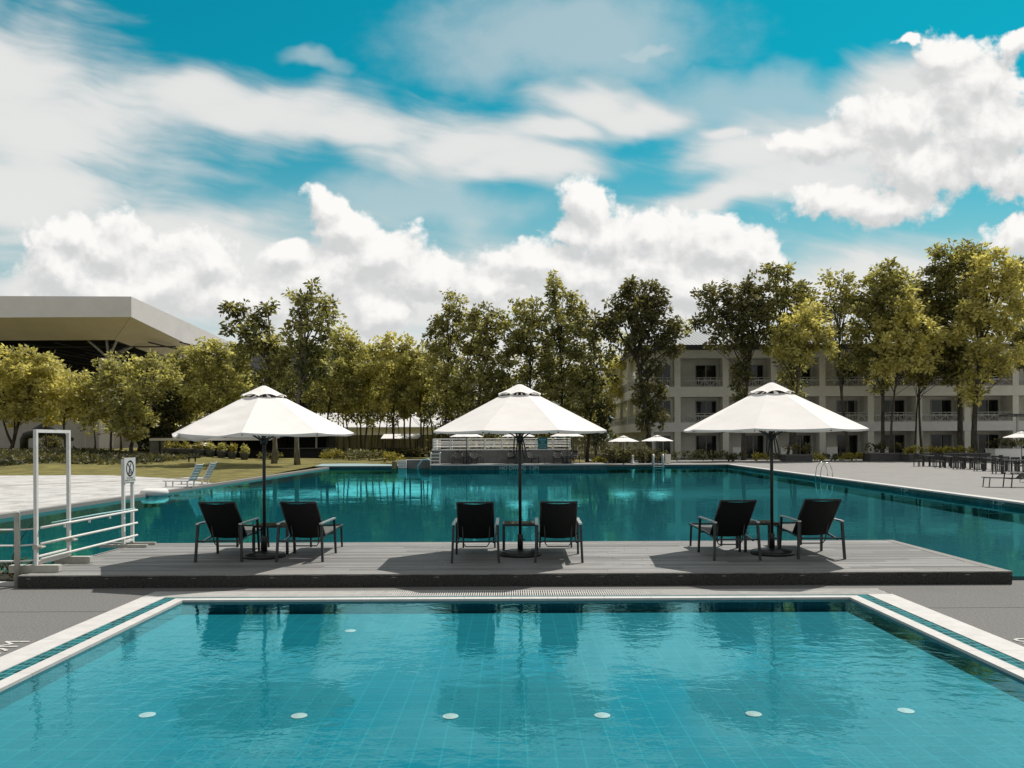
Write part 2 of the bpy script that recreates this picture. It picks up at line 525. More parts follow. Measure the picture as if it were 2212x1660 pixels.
def make_tree(label, xb, Y, lobes, tint=0.4, tr=0.16, mat='leaf_olive', z0=None, group=None, seed=0, density=1.0,
              leaf=0.37, bark='bark', n_per=42, name='tree', fork=False, cat='tree', lean=0.0):
    rng = np.random.default_rng(seed + 11)
    rnd = random.Random(seed)
    a, _ = unroll(xb, 980)
    X = a * Y / F
    if z0 is None:
        z0 = terrain_z(X, Y) if X < 6 else 0.1
    root = thing(name, label, cat, (X, Y, z0), 0, group)
    cs, sp, tn = [], [], []
    tops = []
    for (lx, ly, rx, ry) in lobes:
        c = PX(lx, ly, Y)
        k_ = 1.24 if xb > 1480 else 1.16
        rxm, rym = k_ * rx * Y / F, (k_ - 0.02) * ry * Y / F
        rd = min(max(rxm, rym) * 0.9, 3.0)
        tops.append((c - Vector((X, Y, z0)), rxm, rym))
        area = math.pi * rxm * rym
        n = max(4, int(area * (2.9 if xb > 1480 else 2.35) * density))
        off = rnd.uniform(-0.6, 0.6)
        for _ in range(n):
            while True:
                q = rng.uniform(-1, 1, 3)
                if q @ q <= 1:
                    break
            q = q * (q @ q) ** -0.12
            p = np.array([c.x - X + q[0] * rxm, off + q[1] * rd, c.z - z0 + q[2] * rym])
            cs.append(p)
            sp.append(rnd.uniform(0.36, 0.66))
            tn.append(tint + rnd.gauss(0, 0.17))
    leaves_mesh('crown', cs, sp, n_per, leaf, MT[mat], rng, tn, parent=root)
    # trunk and limbs
    tb = MB()
    lobe_hi = max(tops, key=lambda q: q[0].z)
    top = lobe_hi[0]
    low = min(q[0].z - q[2] for q in tops)
    hgt = max(top.z, 2.0)
    bend = rnd.uniform(-0.25, 0.25) + lean
    spine = []
    nseg = 9
    for i in range(nseg + 1):
        k = i / nseg
        x = top.x * k ** 1.6 + math.sin(k * 5 + seed) * 0.12 + bend * math.sin(k * math.pi)
        y = top.y * k + math.cos(k * 4 + seed * 2) * 0.12 - math.cos(seed * 2) * 0.12
        spine.append(Vector((x, y, k * hgt - 0.1)))
    spine[0].x = spine[0].y = 0
    rs = [tr * (1.35 if i == 0 else 1.0) * (1 - 0.86 * (i / nseg)) for i in range(nseg + 1)]
    tb.tube(spine, rs, 8)
    if fork:
        tb.tube([spine[1], spine[1] + Vector((-0.5, 0.1, 0.9)), spine[1] + Vector((-1.1, 0.2, 2.6))], [tr * .75, tr * .6, tr * .3], 7)
        tb.tube([spine[1], spine[1] + Vector((0.25, -0.1, 1.2)), spine[1] + Vector((0.3, -0.2, 2.8))], [tr * .6, tr * .5, tr * .3], 7)

    def limb(target, r0):
        k = min(max((target.z * 0.72) / hgt, 0.18), 0.9)
        i = k * nseg
        i0 = int(i)
        s = spine[i0].lerp(spine[min(i0 + 1, nseg)], i - i0)
        mid = s.lerp(target, 0.5) + Vector((rnd.uniform(-.2, .2), rnd.uniform(-.2, .2), rnd.uniform(-.25, .1)))
        tb.tube([s, mid, target], [r0, r0 * 0.7, r0 * 0.3], 6)
    for c, rx, ry in tops:
        if (c - top).length > 0.3:
            limb(c, tr * 0.42)
    for k in range(0, len(cs), max(1, len(cs) // 16)):
        limb(Vector(cs[k]), tr * 0.22)
    tb.build('trunk', MT[bark], root, True)
    TREES.append(root)
    return root


def shrub(name, label, cat, c, rx, ry, rz, mat, tint=0.5, n=14, n_per=18, leaf=0.16, seed=0, group=None, stems=True, parent=None):
    rng = np.random.default_rng(seed + 900)
    pts = rng.normal(size=(n, 3))
    pts /= np.linalg.norm(pts, axis=1, keepdims=True)
    pts *= rng.random((n, 1)) ** 0.4
    pts = pts * np.array([rx, ry, rz * 0.5]) + np.array([0, 0, rz * 0.55])
    if parent is None:
        root = thing(name, label, cat, c, 0, group)
        o = leaves_mesh('foliage', pts, 0.22 * max(rx, rz) ** 0.5, n_per, leaf, MT[mat], rng, tint + rng.normal(size=n) * 0.18, -0.25, root)
        tb = MB()
        for p in pts[::2]:
            tb.tube([(p[0] * 0.3, p[1] * 0.3, -0.05), (p[0] * .6, p[1] * .6, p[2] * 0.5), tuple(p)], [0.02, 0.015, 0.008], 5)
        tb.build('stem', MT['bark'], root)
        return root
    return leaves_mesh(name, pts, 0.22, n_per, leaf, MT[mat], rng, tint + rng.normal(size=n) * 0.18, -0.25, parent, loc=c)


def bed(name, label, cat, x0, x1, y0, y1, z, h, mat, tint, seed, dens=9, leaf=0.22, n_per=16, group=None):
    """low bedding planted along a strip, one clump next to the other"""
    rng = np.random.default_rng(seed + 300)
    n = max(6, int((x1 - x0) * (y1 - y0) * dens))
    pts = np.stack([rng.uniform(x0, x1, n), rng.uniform(y0, y1, n), z + h * (0.35 + 0.65 * rng.random(n))], 1)
    c = Vector(((x0 + x1) / 2, (y0 + y1) / 2, z))
    o = leaves_mesh(name, pts - np.array(c), 0.2, n_per, leaf, MT[mat], rng, tint + rng.normal(size=n) * 0.2, -0.5, None, loc=c)
    o['kind'] = 'stuff'
    return tag(o, label, cat, group)


#%%SETTING
# ------------------------------------------------------------------ ground, paving, pools
DX0, DX1, DY0, DY1, DZ = -6.88, 6.95, 11.08, 14.57, 0.18
PX0, PY1 = -14.2, 62.0                  # main pool west edge, far edge


def east(y):                            # main pool east edge
    return 15.2 + (y - 23.7) * 0.0413


NW, NE, NF, NN = -4.22, 4.31, 10.19, 1.6   # near pool water edges
WZ = -0.08

g = MB()
for x0, x1, y0, y1 in ((-1500, 1500, 130, 3000), (-1500, -90, -200, 130), (120, 1500, -200, 130), (-90, 120, -200, -6)):
    g.poly([(x0, y0, -0.03), (x1, y0, -0.03), (x1, y1, -0.03), (x0, y1, -0.03)])
struct(g.build('ground', MT['ground']))

# lawn with its bank, one sheet rising behind the pool
lm = MB()
xs = [-90 + 1.6 * i for i in range(70)]
ys = [30 + 1.6 * i for i in range(63)]
vid = {}
for j, y in enumerate(ys):
    for i, x in enumerate(xs):
        vid[i, j] = len(lm.v)
        lm.v.append((x, y, terrain_z(x, y)))
for j in range(len(ys) - 1):
    for i in range(len(xs) - 1):
        x, y = xs[i], ys[j]
        if y < PY1 and x + 1.6 > PX0 - 0.4:
            continue
        lm.f.append((vid[i, j], vid[i + 1, j], vid[i + 1, j + 1], vid[i, j + 1]))
struct(lm.build('lawn', MT['grass'], None, True))
# strip of lawn right along the water so that the sheet ends at the pool edge
gs = MB()
gs.poly([(-17, 36, 0.004), (PX0 - 0.28, 36, 0.004), (PX0 - 0.28, PY1 + 0.3, 0.004), (-17, PY1 + 0.3, 0.004)])
gs.poly([(-17, PY1 + 0.3, 0.004), (-6.0, PY1 + 0.3, 0.004), (-6.0, PY1 + 3, 0.004), (-17, PY1 + 3, 0.004)])
struct(gs.build('lawn_edge', MT['grass']))
# sand
sd = MB()
sd.poly([(-90, 12.4, 0.03), (PX0 - 0.3, 12.4, 0.03), (PX0 - 0.3, 38.6, 0.03), (-16.5, 41.0, 0.03), (-19.5, 44.5, 0.03), (-24, 48.0, 0.03), (-31, 50.2, 0.03), (-90, 51.5, 0.03)])
struct(sd.build('sand', MT['sand']))
sp_ = MB()
a_, b_ = P(0, 1062, 0.034), P(400, 1033, 0.034)
sp_.poly([a_ + Vector((-6, -1.2, 0)), b_ + Vector((0, -.5, 0)), b_ + Vector((0, .5, 0)), a_ + Vector((-6, 0.6, 0))])
struct(sp_.build('sand_path', MT['sand_path']))

# concrete round the near pool
cc = MB()
OW, OE, OF = -4.84, 4.95, 10.80
for x0, x1, y0, y1 in ((-90, OW, -6, 11.4), (OE, 120, -6, 11.4), (OW, OE, OF, 11.4), (OW, OE, -6, NN - 0.6)):
    cc.box(x0, x1, y0, y1, -0.4, 0.0)
struct(cc.build('concrete_paving', MT['concrete']))
# expansion joints in the concrete
ej = MB()
for x in (-7.4, -10.4, 7.6, 10.6):
    ej.poly([(x, 1, 0.003), (x + 0.012, 1, 0.003), (x + 0.012, 11.3, 0.003), (x, 11.3, 0.003)])
for x0, x1 in ((-20, OW), (OE, 20)):
    ej.poly([(x0, 9.55, 0.003), (x1, 9.55, 0.003), (x1, 9.562, 0.003), (x0, 9.562, 0.003)])
struct(ej.build('paving_joint', M('joint_filler', (0.11, 0.105, 0.1))))

# near pool: coping, gutter tile, grating
cp = MB()
def coping_run(x0, x1, y0, y1, along, zt=0.008, step=0.6):
    a, b = (y0, y1) if along == 'y' else (x0, x1)
    k = a
    while k < b - 1e-6:
        e = min(k + step, b)
        if along == 'y':
            cp.box(x0, x1, k, e - 0.004, -0.25, zt)
        else:
            cp.box(k, e - 0.004, y0, y1, -0.25, zt)
        k = e
coping_run(OW, -4.53, NN - 0.6, 10.40, 'y')
coping_run(-4.36, NW, NN, 10.31, 'y')
coping_run(4.62, OE, NN - 0.6, 10.40, 'y')
coping_run(NE, 4.45, NN, 10.31, 'y')
coping_run(NW, NE, 10.19, 10.31, 'x')
coping_run(-4.36, 4.45, NN - 0.3, NN - 0.004, 'x')
struct(cp.build('pool_coping', MT['coping']))
gt = MB()
gt.box(-4.53, -4.364, NN - 0.6, 10.40, -0.25, 0.0)
gt.box(4.454, 4.62, NN - 0.6, 10.40, -0.25, 0.0)
gt.box(-4.36, 4.45, 10.314, 10.40, -0.25, 0.0)
struct(gt.build('gutter_tile', MT['gutter']))
gr = MB()
x = OW
while x < OE - 0.02:
    gr.box(x, x + 0.014, 10.42, 10.78, -0.02, 0.006)
    x += 0.030
for y in (10.405, 10.60, 10.785):
    gr.box(OW, OE, y, y + 0.014, -0.03, 0.003)
struct(gr.build('overflow_grating', MT['grating']))
gb = MB()
gb.poly([(OW, 10.40, -0.05), (OE, 10.40, -0.05), (OE, 10.80, -0.05), (OW, 10.80, -0.05)])
struct(gb.build('gutter_channel', M('gutter_dark', (0.05, 0.055, 0.055))))
# near pool basin and water
nb = MB()
FZ = -0.165
nb.poly([(NW, NN, FZ), (NE, NN, FZ), (NE, NF, FZ), (NW, NF, FZ)])
e_ = 0.004
nb.poly([(NW, NF - e_, FZ), (NE, NF - e_, FZ), (NE, NF - e_, -0.02), (NW, NF - e_, -0.02)])
nb.poly([(NW + e_, NN, FZ), (NW + e_, NF, FZ), (NW + e_, NF, -0.02), (NW + e_, NN, -0.02)])
nb.poly([(NE - e_, NF, FZ), (NE - e_, NN, FZ), (NE - e_, NN, -0.02), (NE - e_, NF, -0.02)])
nb.poly([(NE, NN + e_, FZ), (NW, NN + e_, FZ), (NW, NN + e_, -0.02), (NE, NN + e_, -0.02)])
struct(nb.build('pool_floor', MT['pool_floor']))
nwm = MB()
nwm.poly([(NW, NN, -0.022), (NE, NN, -0.022), (NE, NF, -0.022), (NW, NF, -0.022)])
struct(nwm.build('pool_water', MT['water_near']))
# main pool basin, walls, water
ye = 11.404
bb = MB()
bz = -0.5
outline = [(PX0, 12.2), (-6.9, 12.2), (-6.9, ye), (east(ye), ye), (east(PY1), PY1), (PX0, PY1)]
bb.poly([(x, y, bz) for x, y in outline])
struct(bb.build('main_pool_floor', MT['big_floor']))
bw = MB()
kw = MB()
for k_, ((x0, y0), (x1, y1)) in enumerate(zip(outline, outline[1:] + outline[:1])):
    zt_ = 0.03 if k_ == 5 else 0.055
    (kw if k_ == 5 else bw).poly([(x0, y0, bz), (x1, y1, bz), (x1, y1, zt_), (x0, y0, zt_)])
struct(bw.build('main_pool_wall', MT['tile_band']))
struct(kw.build('beach_side_wall', MT['pebble_rim']))
mw = MB()
mw.poly([(x, y, WZ) for x, y in outline])
struct(mw.build('main_pool_water', MT['water_main']))
# kerbs round the main pool
kb = MB()
kb.box(PX0 - 0.3, PX0 - 0.003, 12.2, PY1, -0.2, 0.034)
kb.box(PX0 - 0.3, -6.3, PY1 + 0.003, PY1 + 0.35, -0.2, 0.09)
struct(kb.build('pool_kerb', MT['pebble_rim']))
ke = MB()
ke.slab([(east(ye) + 0.003, ye, 0.108), (east(ye) + 0.38, ye, 0.108), (east(PY1) + 0.38, PY1, 0.108), (east(PY1) + 0.003, PY1, 0.108)], (0, 0, -0.35))
struct(ke.build('terrace_kerb', MT['coping']))
te = MB()
te.slab([(east(ye) + 0.381, ye, 0.10), (140, ye, 0.10), (140, 82.5, 0.10), (7.2, 82.5, 0.10), (7.2, PY1 + 0.01, 0.10), (east(PY1) + .381, PY1 + .01, 0.10)], (0, 0, -0.4))
struct(te.build('terrace_paving', MT['terrace']))
bh = MB()
bh.poly([(-10, 82.4, 0.02), (140, 82.4, 0.02), (140, 131, 0.02), (-10, 131, 0.02)])
struct(bh.build('rear_ground', MT['ground']))

# timber deck over the pool
dk = MB()
y = DY0 + 0.16
rnd = random.Random(3)
while y < DY1 - 0.02:
    x = DX0 + 0.15
    while x < DX1 - 0.15:
        e = min(x + rnd.uniform(2.2, 3.4), DX1 - 0.155)
        if DX1 - 0.155 - e < 0.5:
            e = DX1 - 0.155
        zt = DZ + rnd.uniform(-0.0015, 0.0015)
        dk.box(x, e - 0.004, y, min(y + 0.141, DY1), DZ - 0.03, zt)
        x = e if e < DX1 - 0.16 else DX1
    y += 0.148
struct(dk.build('deck', MT['decking']))
rm = MB()
rm.box(DX0, DX1, DY0 + 0.004, DY0 + 0.155, DZ - 0.05, DZ + 0.002)
rm.box(DX1 - 0.15, DX1, DY0 + 0.156, DY1, DZ - 0.05, DZ + 0.002)
rm.box(DX0, DX0 + 0.145, DY0 + 0.156, DY1, DZ - 0.05, DZ + 0.002)
struct(rm.build('deck_rim', MT['pebble_rim']))
db = MB()
n_ = 90
for i in range(n_):
    xa = DX0 + (DX1 - DX0) * i / n_
    xb = DX0 + (DX1 - DX0) * (i + 1) / n_
    j0, j1 = 0.006 * math.sin(i * 1.7), 0.006 * math.sin((i + 1) * 1.7)
    db.poly([(xa, DY0 + 0.012 + j0 * 0.3, -0.01), (xb, DY0 + 0.012 + j1 * 0.3, -0.01), (xb, DY0 + j1 * 0.5, DZ - 0.02), (xa, DY0 + j0 * 0.5, DZ - 0.02)])
    db.poly([(xa, DY0 + j0 * 0.5, DZ - 0.02), (xb, DY0 + j1 * 0.5, DZ - 0.02), (xb, DY0 + 0.012, DZ + 0.001), (xa, DY0 + 0.012, DZ + 0.001)])
db.box(DX0 + 0.004, DX1 - 0.004, DY0 + 0.03, DY1 - 0.01, -0.45, DZ - 0.055)
struct(db.build('deck_base', MT['pebble']))
# planting strip to the left of the deck
pb = MB()
pb.box(-60, DX0 - 0.024, 11.402, 12.196, -0.4, 0.02)
struct(pb.build('planting_soil', MT['earth']))
pk = MB()
pk.box(-60, DX0 - 0.03, 11.28, 11.38, 0.0, 0.05)
struct(pk.build('planting_kerb', MT['coping']))

#%%THINGS
# ------------------------------------------------------------------ parasols
def canopy_mesh(R0, z_rim, z_top, rot, sag, wrinkle, seed, r_in=0.34, nrad=14, nseg=8):
    """eight panels, drum-tight between the ribs; each panel has its own vertices so the seams stay crisp"""
    rng = random.Random(seed)
    mb = MB()
    for s in range(8):
        a0 = rot + math.pi / 8 + s * math.pi / 4
        a1 = a0 + math.pi / 4
        left = max(0.0, -math.cos((a0 + a1) / 2))
        amp = wrinkle * (0.15 + left) * rng.uniform(0.7, 1.1)
        sg = sag * (0.35 + 0.9 * left) if wrinkle > 0.005 else sag
        ph = rng.uniform(0, 6.28)
        rows = []
        for j in range(nrad + 1):
            k = j / nrad
            r = r_in + (R0 - r_in) * k
            row = []
            for i in range(nseg + 1):
                q = i / nseg
                x = r * ((1 - q) * math.cos(a0) + q * math.cos(a1))
                y = r * ((1 - q) * math.sin(a0) + q * math.sin(a1))
                bow = 4 * q * (1 - q)
                z = z_top + (z_rim - z_top) * (r - 0.03) / (R0 - 0.03)
                z -= sg * bow * (0.1 + k) * 0.6
                z += amp * (0.25 + 0.75 * bow) * math.sin(k * 19 + q * 5 + ph + 0.8 * math.sin(q * 7 + ph)) * (0.3 + 0.7 * k) * min(1, 4 * q, 4 * (1 - q))
                row.append((x, y, z))
            rows.append(row)
        x_rim = [(x * 0.996, y * 0.996, z - 0.028) for x, y, z in rows[-1]]
        rows.append(rows[-1])
        rows.append(x_rim)
        n0 = len(mb.v)
        w = nseg + 1
        for row in rows:
            mb.v += row
        for j in range(len(rows) - 1):
            if j == nrad:
                continue                       # crisp fold between panel and hem
            for i in range(nseg):
                mb.f.append((n0 + j * w + i, n0 + (j + 1) * w + i, n0 + (j + 1) * w + i + 1, n0 + j * w + i + 1))
    return mb


def vent_mesh(R0, z_rim, z_top, rot, lift=0.035):
    mb = MB()
    nrad, nseg = 6, 8
    for s in range(8):
        a0 = rot + math.pi / 8 + s * math.pi / 4
        a1 = a0 + math.pi / 4
        n0 = len(mb.v)
        w = nseg + 1
        for j in range(nrad + 1):
            k = j / nrad
            r = 0.03 + (R0 - 0.03) * k
            for i in range(w):
                q = i / nseg
                x = r * ((1 - q) * math.cos(a0) + q * math.cos(a1))
                y = r * ((1 - q) * math.sin(a0) + q * math.sin(a1))
                bow = 4 * q * (1 - q)
                z = z_top + (z_rim - z_top) * k ** 1.1 + lift * bow * k ** 3 - 0.012 * math.sin(q * 9.4) * k * (1 - k)
                mb.v.append((x, y, z))
        for j in range(nrad):
            for i in range(nseg):
                mb.f.append((n0 + j * w + i, n0 + (j + 1) * w + i, n0 + (j + 1) * w + i + 1, n0 + j * w + i + 1))
    return mb


def parasol(label, loc, R0=1.44, z_rim=2.0, z_top=2.72, rot=0.0, sag=0.05, wrinkle=0.0, seed=1, straps=True,
            pole='black_metal', finial=False, group='parasols on the timber deck', big=True, base_mat='black_metal'):
    t = thing('parasol', label, 'parasol', loc, 0, group)
    b = MB()
    b.lathe([(0.33, 0.0), (0.335, 0.03), (0.32, 0.055), (0.16, 0.085), (0.06, 0.10), (0.05, 0.10)], seg=32)
    bo = b.build('base', MT[base_mat], t, True)
    s = MB()
    s.lathe([(0.045, 0.09), (0.045, 0.32), (0.036, 0.34)], seg=14)
    s.build('pole_sleeve', MT[pole], bo, True)
    k = MB()
    k.tube([(0.04, 0, 0.25), (0.075, 0, 0.25)], 0.014, 8)
    k.build('knob', MT[pole], bo, True)
    p = MB()
    p.lathe([(0.026, 0.1), (0.026, z_top + 0.02)], seg=14)
    p.build('pole', MT[pole], t, True)
    c = canopy_mesh(R0, z_rim, z_top, rot, sag, wrinkle, seed, nrad=14 if big else 6, nseg=8 if big else 3)
    c.build('canopy', MT['canvas'], t, True)
    zi = z_top + (z_rim - z_top) * 0.31 / R0
    v = vent_mesh(0.365, zi + 0.012, z_top + 0.035, rot)
    v.build('vent_cap', MT['canvas'], t, True)
    if finial:
        f = MB()
        f.tube([(0, 0, z_top), (0, 0, z_top + 0.10), (-0.012, 0, z_top + 0.14), (-0.03, 0, z_top + 0.13)], 0.008, 6)
        f.build('finial', MT['grey_metal'], t, True)
    for i in range(8):
        a = rot + math.pi / 8 + i * math.pi / 4
        d = Vector((math.cos(a), math.sin(a), 0))
        rb = MB()
        rb.bar(d * 0.04 + Vector((0, 0, z_top - 0.05)), d * (R0 - 0.02) + Vector((0, 0, z_rim - 0.035)), 0.018)
        if big:
            rb.bar(d * 0.035 + Vector((0, 0, z_rim - 0.12)), d * R0 * 0.5 + Vector((0, 0, (z_rim + z_top) / 2 - 0.045)), 0.016)
        rb.build('rib', MT[pole], t)
    if big:
        h = MB()
        h.lathe([(0.05, z_rim - 0.17), (0.055, z_rim - 0.12), (0.05, z_rim - 0.07)], seg=14)
        h.build('hub', MT[pole], t, True)
    if straps:
        st = MB()
        zz = z_rim - 0.02
        st.tube([(-0.03, -0.03, zz), (-0.09, -0.06, zz - 0.12), (-0.10, -0.06, zz - 0.33), (-0.07, -0.05, zz - 0.40), (-0.055, -0.04, zz - 0.3), (-0.03, -0.03, zz - 0.08)], 0.012, 6)
        st.tube([(0.03, -0.03, zz), (0.06, -0.05, zz - 0.15), (0.105, -0.06, zz - 0.36), (0.08, -0.05, zz - 0.43), (0.05, -0.05, zz - 0.34), (0.03, -0.03, zz - 0.1)], 0.011, 6)
        st.build('strap', MT['black_metal'], t, True)
    return t


parasol('off-white deck parasol with wrinkled sagging panels nearest the white gate frame', (-3.98, 12.79, DZ), 1.43, 1.98, 2.71, R(27.5), 0.10, 0.026, 4, False, finial=True)
parasol('taut off-white deck parasol in the middle, black straps hanging at its pole', (0.126, 12.87, DZ), 1.45, 2.0, 2.72, 0.0, 0.022, 0.002, 2)
parasol('taut off-white deck parasol in front of the hotel, black straps at its pole', (4.19, 12.87, DZ), 1.44, 2.01, 2.73, R(-5), 0.026, 0.003, 3)

# ------------------------------------------------------------------ deck loungers
def lounger(label, loc, rz, group):
    t = thing('lounger', label, 'sun lounger', loc, rz, group)
    hw = 0.33
    # sling surfaces
    seat = MB()
    prof = [(0.50, 0.345), (0.75, 0.35), (1.0, 0.365), (1.3, 0.378), (1.6, 0.385), (1.72, 0.375)]
    vs = []
    for (y, z) in prof:
        for q in range(7):
            xx = -0.255 + 0.51 * q / 6
            vs.append((xx, y, z - 0.018 * (1 - (xx / 0.255) ** 2)))
    fs = [(j * 7 + i, j * 7 + i + 1, (j + 1) * 7 + i + 1, (j + 1) * 7 + i) for j in range(len(prof) - 1) for i in range(6)]
    n = len(vs)
    vs2 = vs + [(a, b, c - 0.006) for a, b, c in vs]
    fs2 = fs + [tuple(i + n for i in f[::-1]) for f in fs]
    seat.add(vs2, fs2)
    seat.build('seat', MT['seat_sling'], t, True)
    back = MB()
    a, b = Vector((0, 0.48, 0.335)), Vector((0, -0.09, 0.915))
    vs = []
    for j in range(7):
        c = a.lerp(b, j / 6)
        for q in range(7):
            xx = -0.262 + 0.524 * q / 6
            vs.append((xx, c.y - 0.02 * (1 - (xx / 0.262) ** 2), c.z - 0.02 * (1 - (xx / 0.262) ** 2)))
    fs = [(j * 7 + i, j * 7 + i + 1, (j + 1) * 7 + i + 1, (j + 1) * 7 + i) for j in range(6) for i in range(6)]
    n = len(vs)
    back.add(vs + [(x, y - 0.006, z - 0.006) for x, y, z in vs], fs + [tuple(i + n for i in f[::-1]) for f in fs])
    bk = back.build('backrest', MT['sling'], t, True)
    bf = MB()
    for s in (-1, 1):
        bf.tube([(s * 0.272, 0.49, 0.33), (s * 0.272, -0.095, 0.92)], 0.014, 8)
    bf.tube([(-0.272, -0.095, 0.92), (0.272, -0.095, 0.92)], 0.016, 8)
    bf.tube([(-0.272, 0.44, 0.385), (0.272, 0.44, 0.385)], 0.010, 6)
    bf.build('backrest_frame', MT['grey_metal'], bk, True)
    fr = MB()
    for s in (-1, 1):
        fr.bar((s * 0.275, 0.06, 0.30), (s * 0.275, 0.52, 0.345), 0.028)
        fr.bar((s * 0.275, 0.52, 0.345), (s * 0.275, 1.74, 0.382), 0.028)
    fr.bar((-hw - 0.015, 0.04, 0.315), (hw + 0.015, 0.04, 0.315), 0.022)
    fr.bar((-0.275, 1.74, 0.380), (0.275, 1.74, 0.380), 0.028)
    fr.bar((-hw, 0.90, 0.335), (hw, 0.90, 0.335), 0.022)
    fr.build('frame', MT['grey_metal'], t)
    for s in (-1, 1):
        l = MB()
        l.bar((s * (hw + 0.025), -0.02, 0.0), (s * hw, 0.02, 0.575), 0.036)
        l.build('leg', MT['grey_metal'], t)
        l = MB()
        l.bar((s * (hw + 0.012), 0.92, 0.0), (s * hw, 0.86, 0.575), 0.034)
        l.build('leg', MT['grey_metal'], t)
        l = MB()
        l.bar((s * 0.272, 1.70, 0.0), (s * 0.268, 1.66, 0.37), 0.030)
        l.build('leg', MT['grey_metal'], t)
        ar = MB()
        ar.box(s * hw - 0.026, s * hw + 0.026, -0.01, 0.90, 0.573, 0.595)
        ar.build('armrest', MT['arm_metal'], t)
    u = MB()
    u.tube([(-0.21, 0.27, 0.54), (-0.20, 0.36, 0.25), (-0.165, 0.385, 0.195), (0.165, 0.385, 0.195), (0.20, 0.36, 0.25), (0.21, 0.27, 0.54)], 0.010, 6)
    u.build('backrest_prop', MT['grey_metal'], t, True)
    return t


L0 = lounger('black sling lounger on the deck, nearest the white gate frame', (-4.52, 12.28, DZ), R(1.0), 'black loungers on the timber deck')
dup(L0, (-3.27, 12.26, DZ), R(-0.5), 'black deck lounger just right of the wrinkled parasol pole, its armrests sunlit')
dup(L0, (-0.56, 12.06, DZ), R(0.5), 'black deck lounger just left of the middle parasol pole')
dup(L0, (0.70, 12.06, DZ), R(-1.5), 'black deck lounger just right of the middle parasol pole')
dup(L0, (3.43, 12.19, DZ), R(2.0), 'black deck lounger just left of the parasol pole before the hotel')
dup(L0, (4.76, 12.30, DZ), R(-1.0), 'black deck lounger at the open end of the deck, right of the last parasol')


def side_table(label, loc, group):
    t = thing('side_table', label, 'side table', loc, 0, group)
    hw, hd, zt = 0.275, 0.22, 0.475
    f = MB()
    for a, b in (((-hw, -hd), (hw, -hd)), ((hw, -hd), (hw, hd)), ((hw, hd), (-hw, hd)), ((-hw, hd), (-hw, -hd))):
        f.bar((a[0], a[1], zt - 0.02), (b[0], b[1], zt - 0.02), 0.036)
    f.build('frame', MT['grey_metal'], t)
    p = MB()
    p.box(-hw + 0.012, hw - 0.012, -hd + 0.012, hd - 0.012, zt - 0.008, zt + 0.003)
    p.build('top', MT['glass_top'], t)
    for sx in (-1, 1):
        for sy in (-1, 1):
            l = MB()
            l.bar((sx * hw, sy * hd, 0), (sx * hw, sy * hd, zt - 0.038), 0.040)
            l.build('leg', MT['grey_metal'], t)
    return t


T0 = side_table('dark glass-topped side table behind the wrinkled parasol pole', (-3.97, 13.30, DZ), 'side tables on the timber deck')
dup(T0, (0.13, 13.36, DZ), 0, 'dark glass-topped side table behind the middle parasol pole')
dup(T0, (4.10, 13.34, DZ), R(1.5), 'dark glass-topped side table behind the parasol pole before the hotel')

# ------------------------------------------------------------------ gate frame, sign, rails on the left of the deck
GX = -6.80
t = thing('gate_frame', 'tall white metal gate frame standing open at the deck end', 'gate frame', (GX, 11.35, DZ))
for y in (0.03, 0.87):
    b = MB(); b.box(-0.36 if y < .5 else -0.22, 0.34, y - 0.055, y + 0.055, 0.0, 0.105)
    b.build('foot', MT['ivory_metal'], t)
    b = MB(); b.box(0.335, 0.345, y - 0.045, y + 0.045, 0.01, 0.095) if False else b.box(0.341, 0.346, y - 0.045, y + 0.045, 0.012, 0.093)
    b.build('end_cap', MT['rail'], t)
    p = MB(); p.box(-0.023, 0.023, y - 0.023, y + 0.023, 0.105, 2.04)
    p.build('post', MT['white_metal'], t)
b = MB(); b.box(-0.022, 0.022, 0.054, 0.846, 1.993, 2.039)
b.build('top_bar', MT['white_metal'], t)
b = MB(); b.box(-0.03, 0.03, 0.068, 0.832, 0.107, 0.16); b.tube([(0.0, 0.066, 0.22), (0, 0.834, 0.22)], 0.018, 8)
b.build('bottom_bar', MT['white_metal'], t)
for y in (0.03, 0.87):
    k = MB(); k.tube([(0.03, y, 0.36), (0.10, y, 0.36)], 0.022, 8); k.tube([(0.10, y - 0.05, 0.36), (0.10, y + 0.05, 0.36)], 0.012, 6)
    k.box(-0.034, 0.034, y - 0.034, y + 0.034, 0.33, 0.39)
    k.build('clamp', MT['ivory_metal'], t)

t = thing('pipe_barrier', 'three white pipe rails joining the gate frame and the sign frame', 'barrier', (GX, 11.42, 0))
for z in (0.81, 0.58, 0.36):
    b = MB(); b.tube([(0.05, 0, z), (0.05, 2.92, z)], 0.019, 10)
    b.build('rail', MT['white_metal'], t, True)
b = MB()
for y in (0.6, 1.3, 1.95):
    b.tube([(0.05, y, 0.80), (0.05, y, 0.75)], 0.016, 8)
b.build('drip_cap', MT['white_metal'], t)
b = MB(); b.tube([(0.0, 0.35, 0.845), (0.02, 1.6, 0.855), (0.02, 2.9, 0.84)], 0.012, 6)
b.build('hose', MT['pale_teal'], t, True)

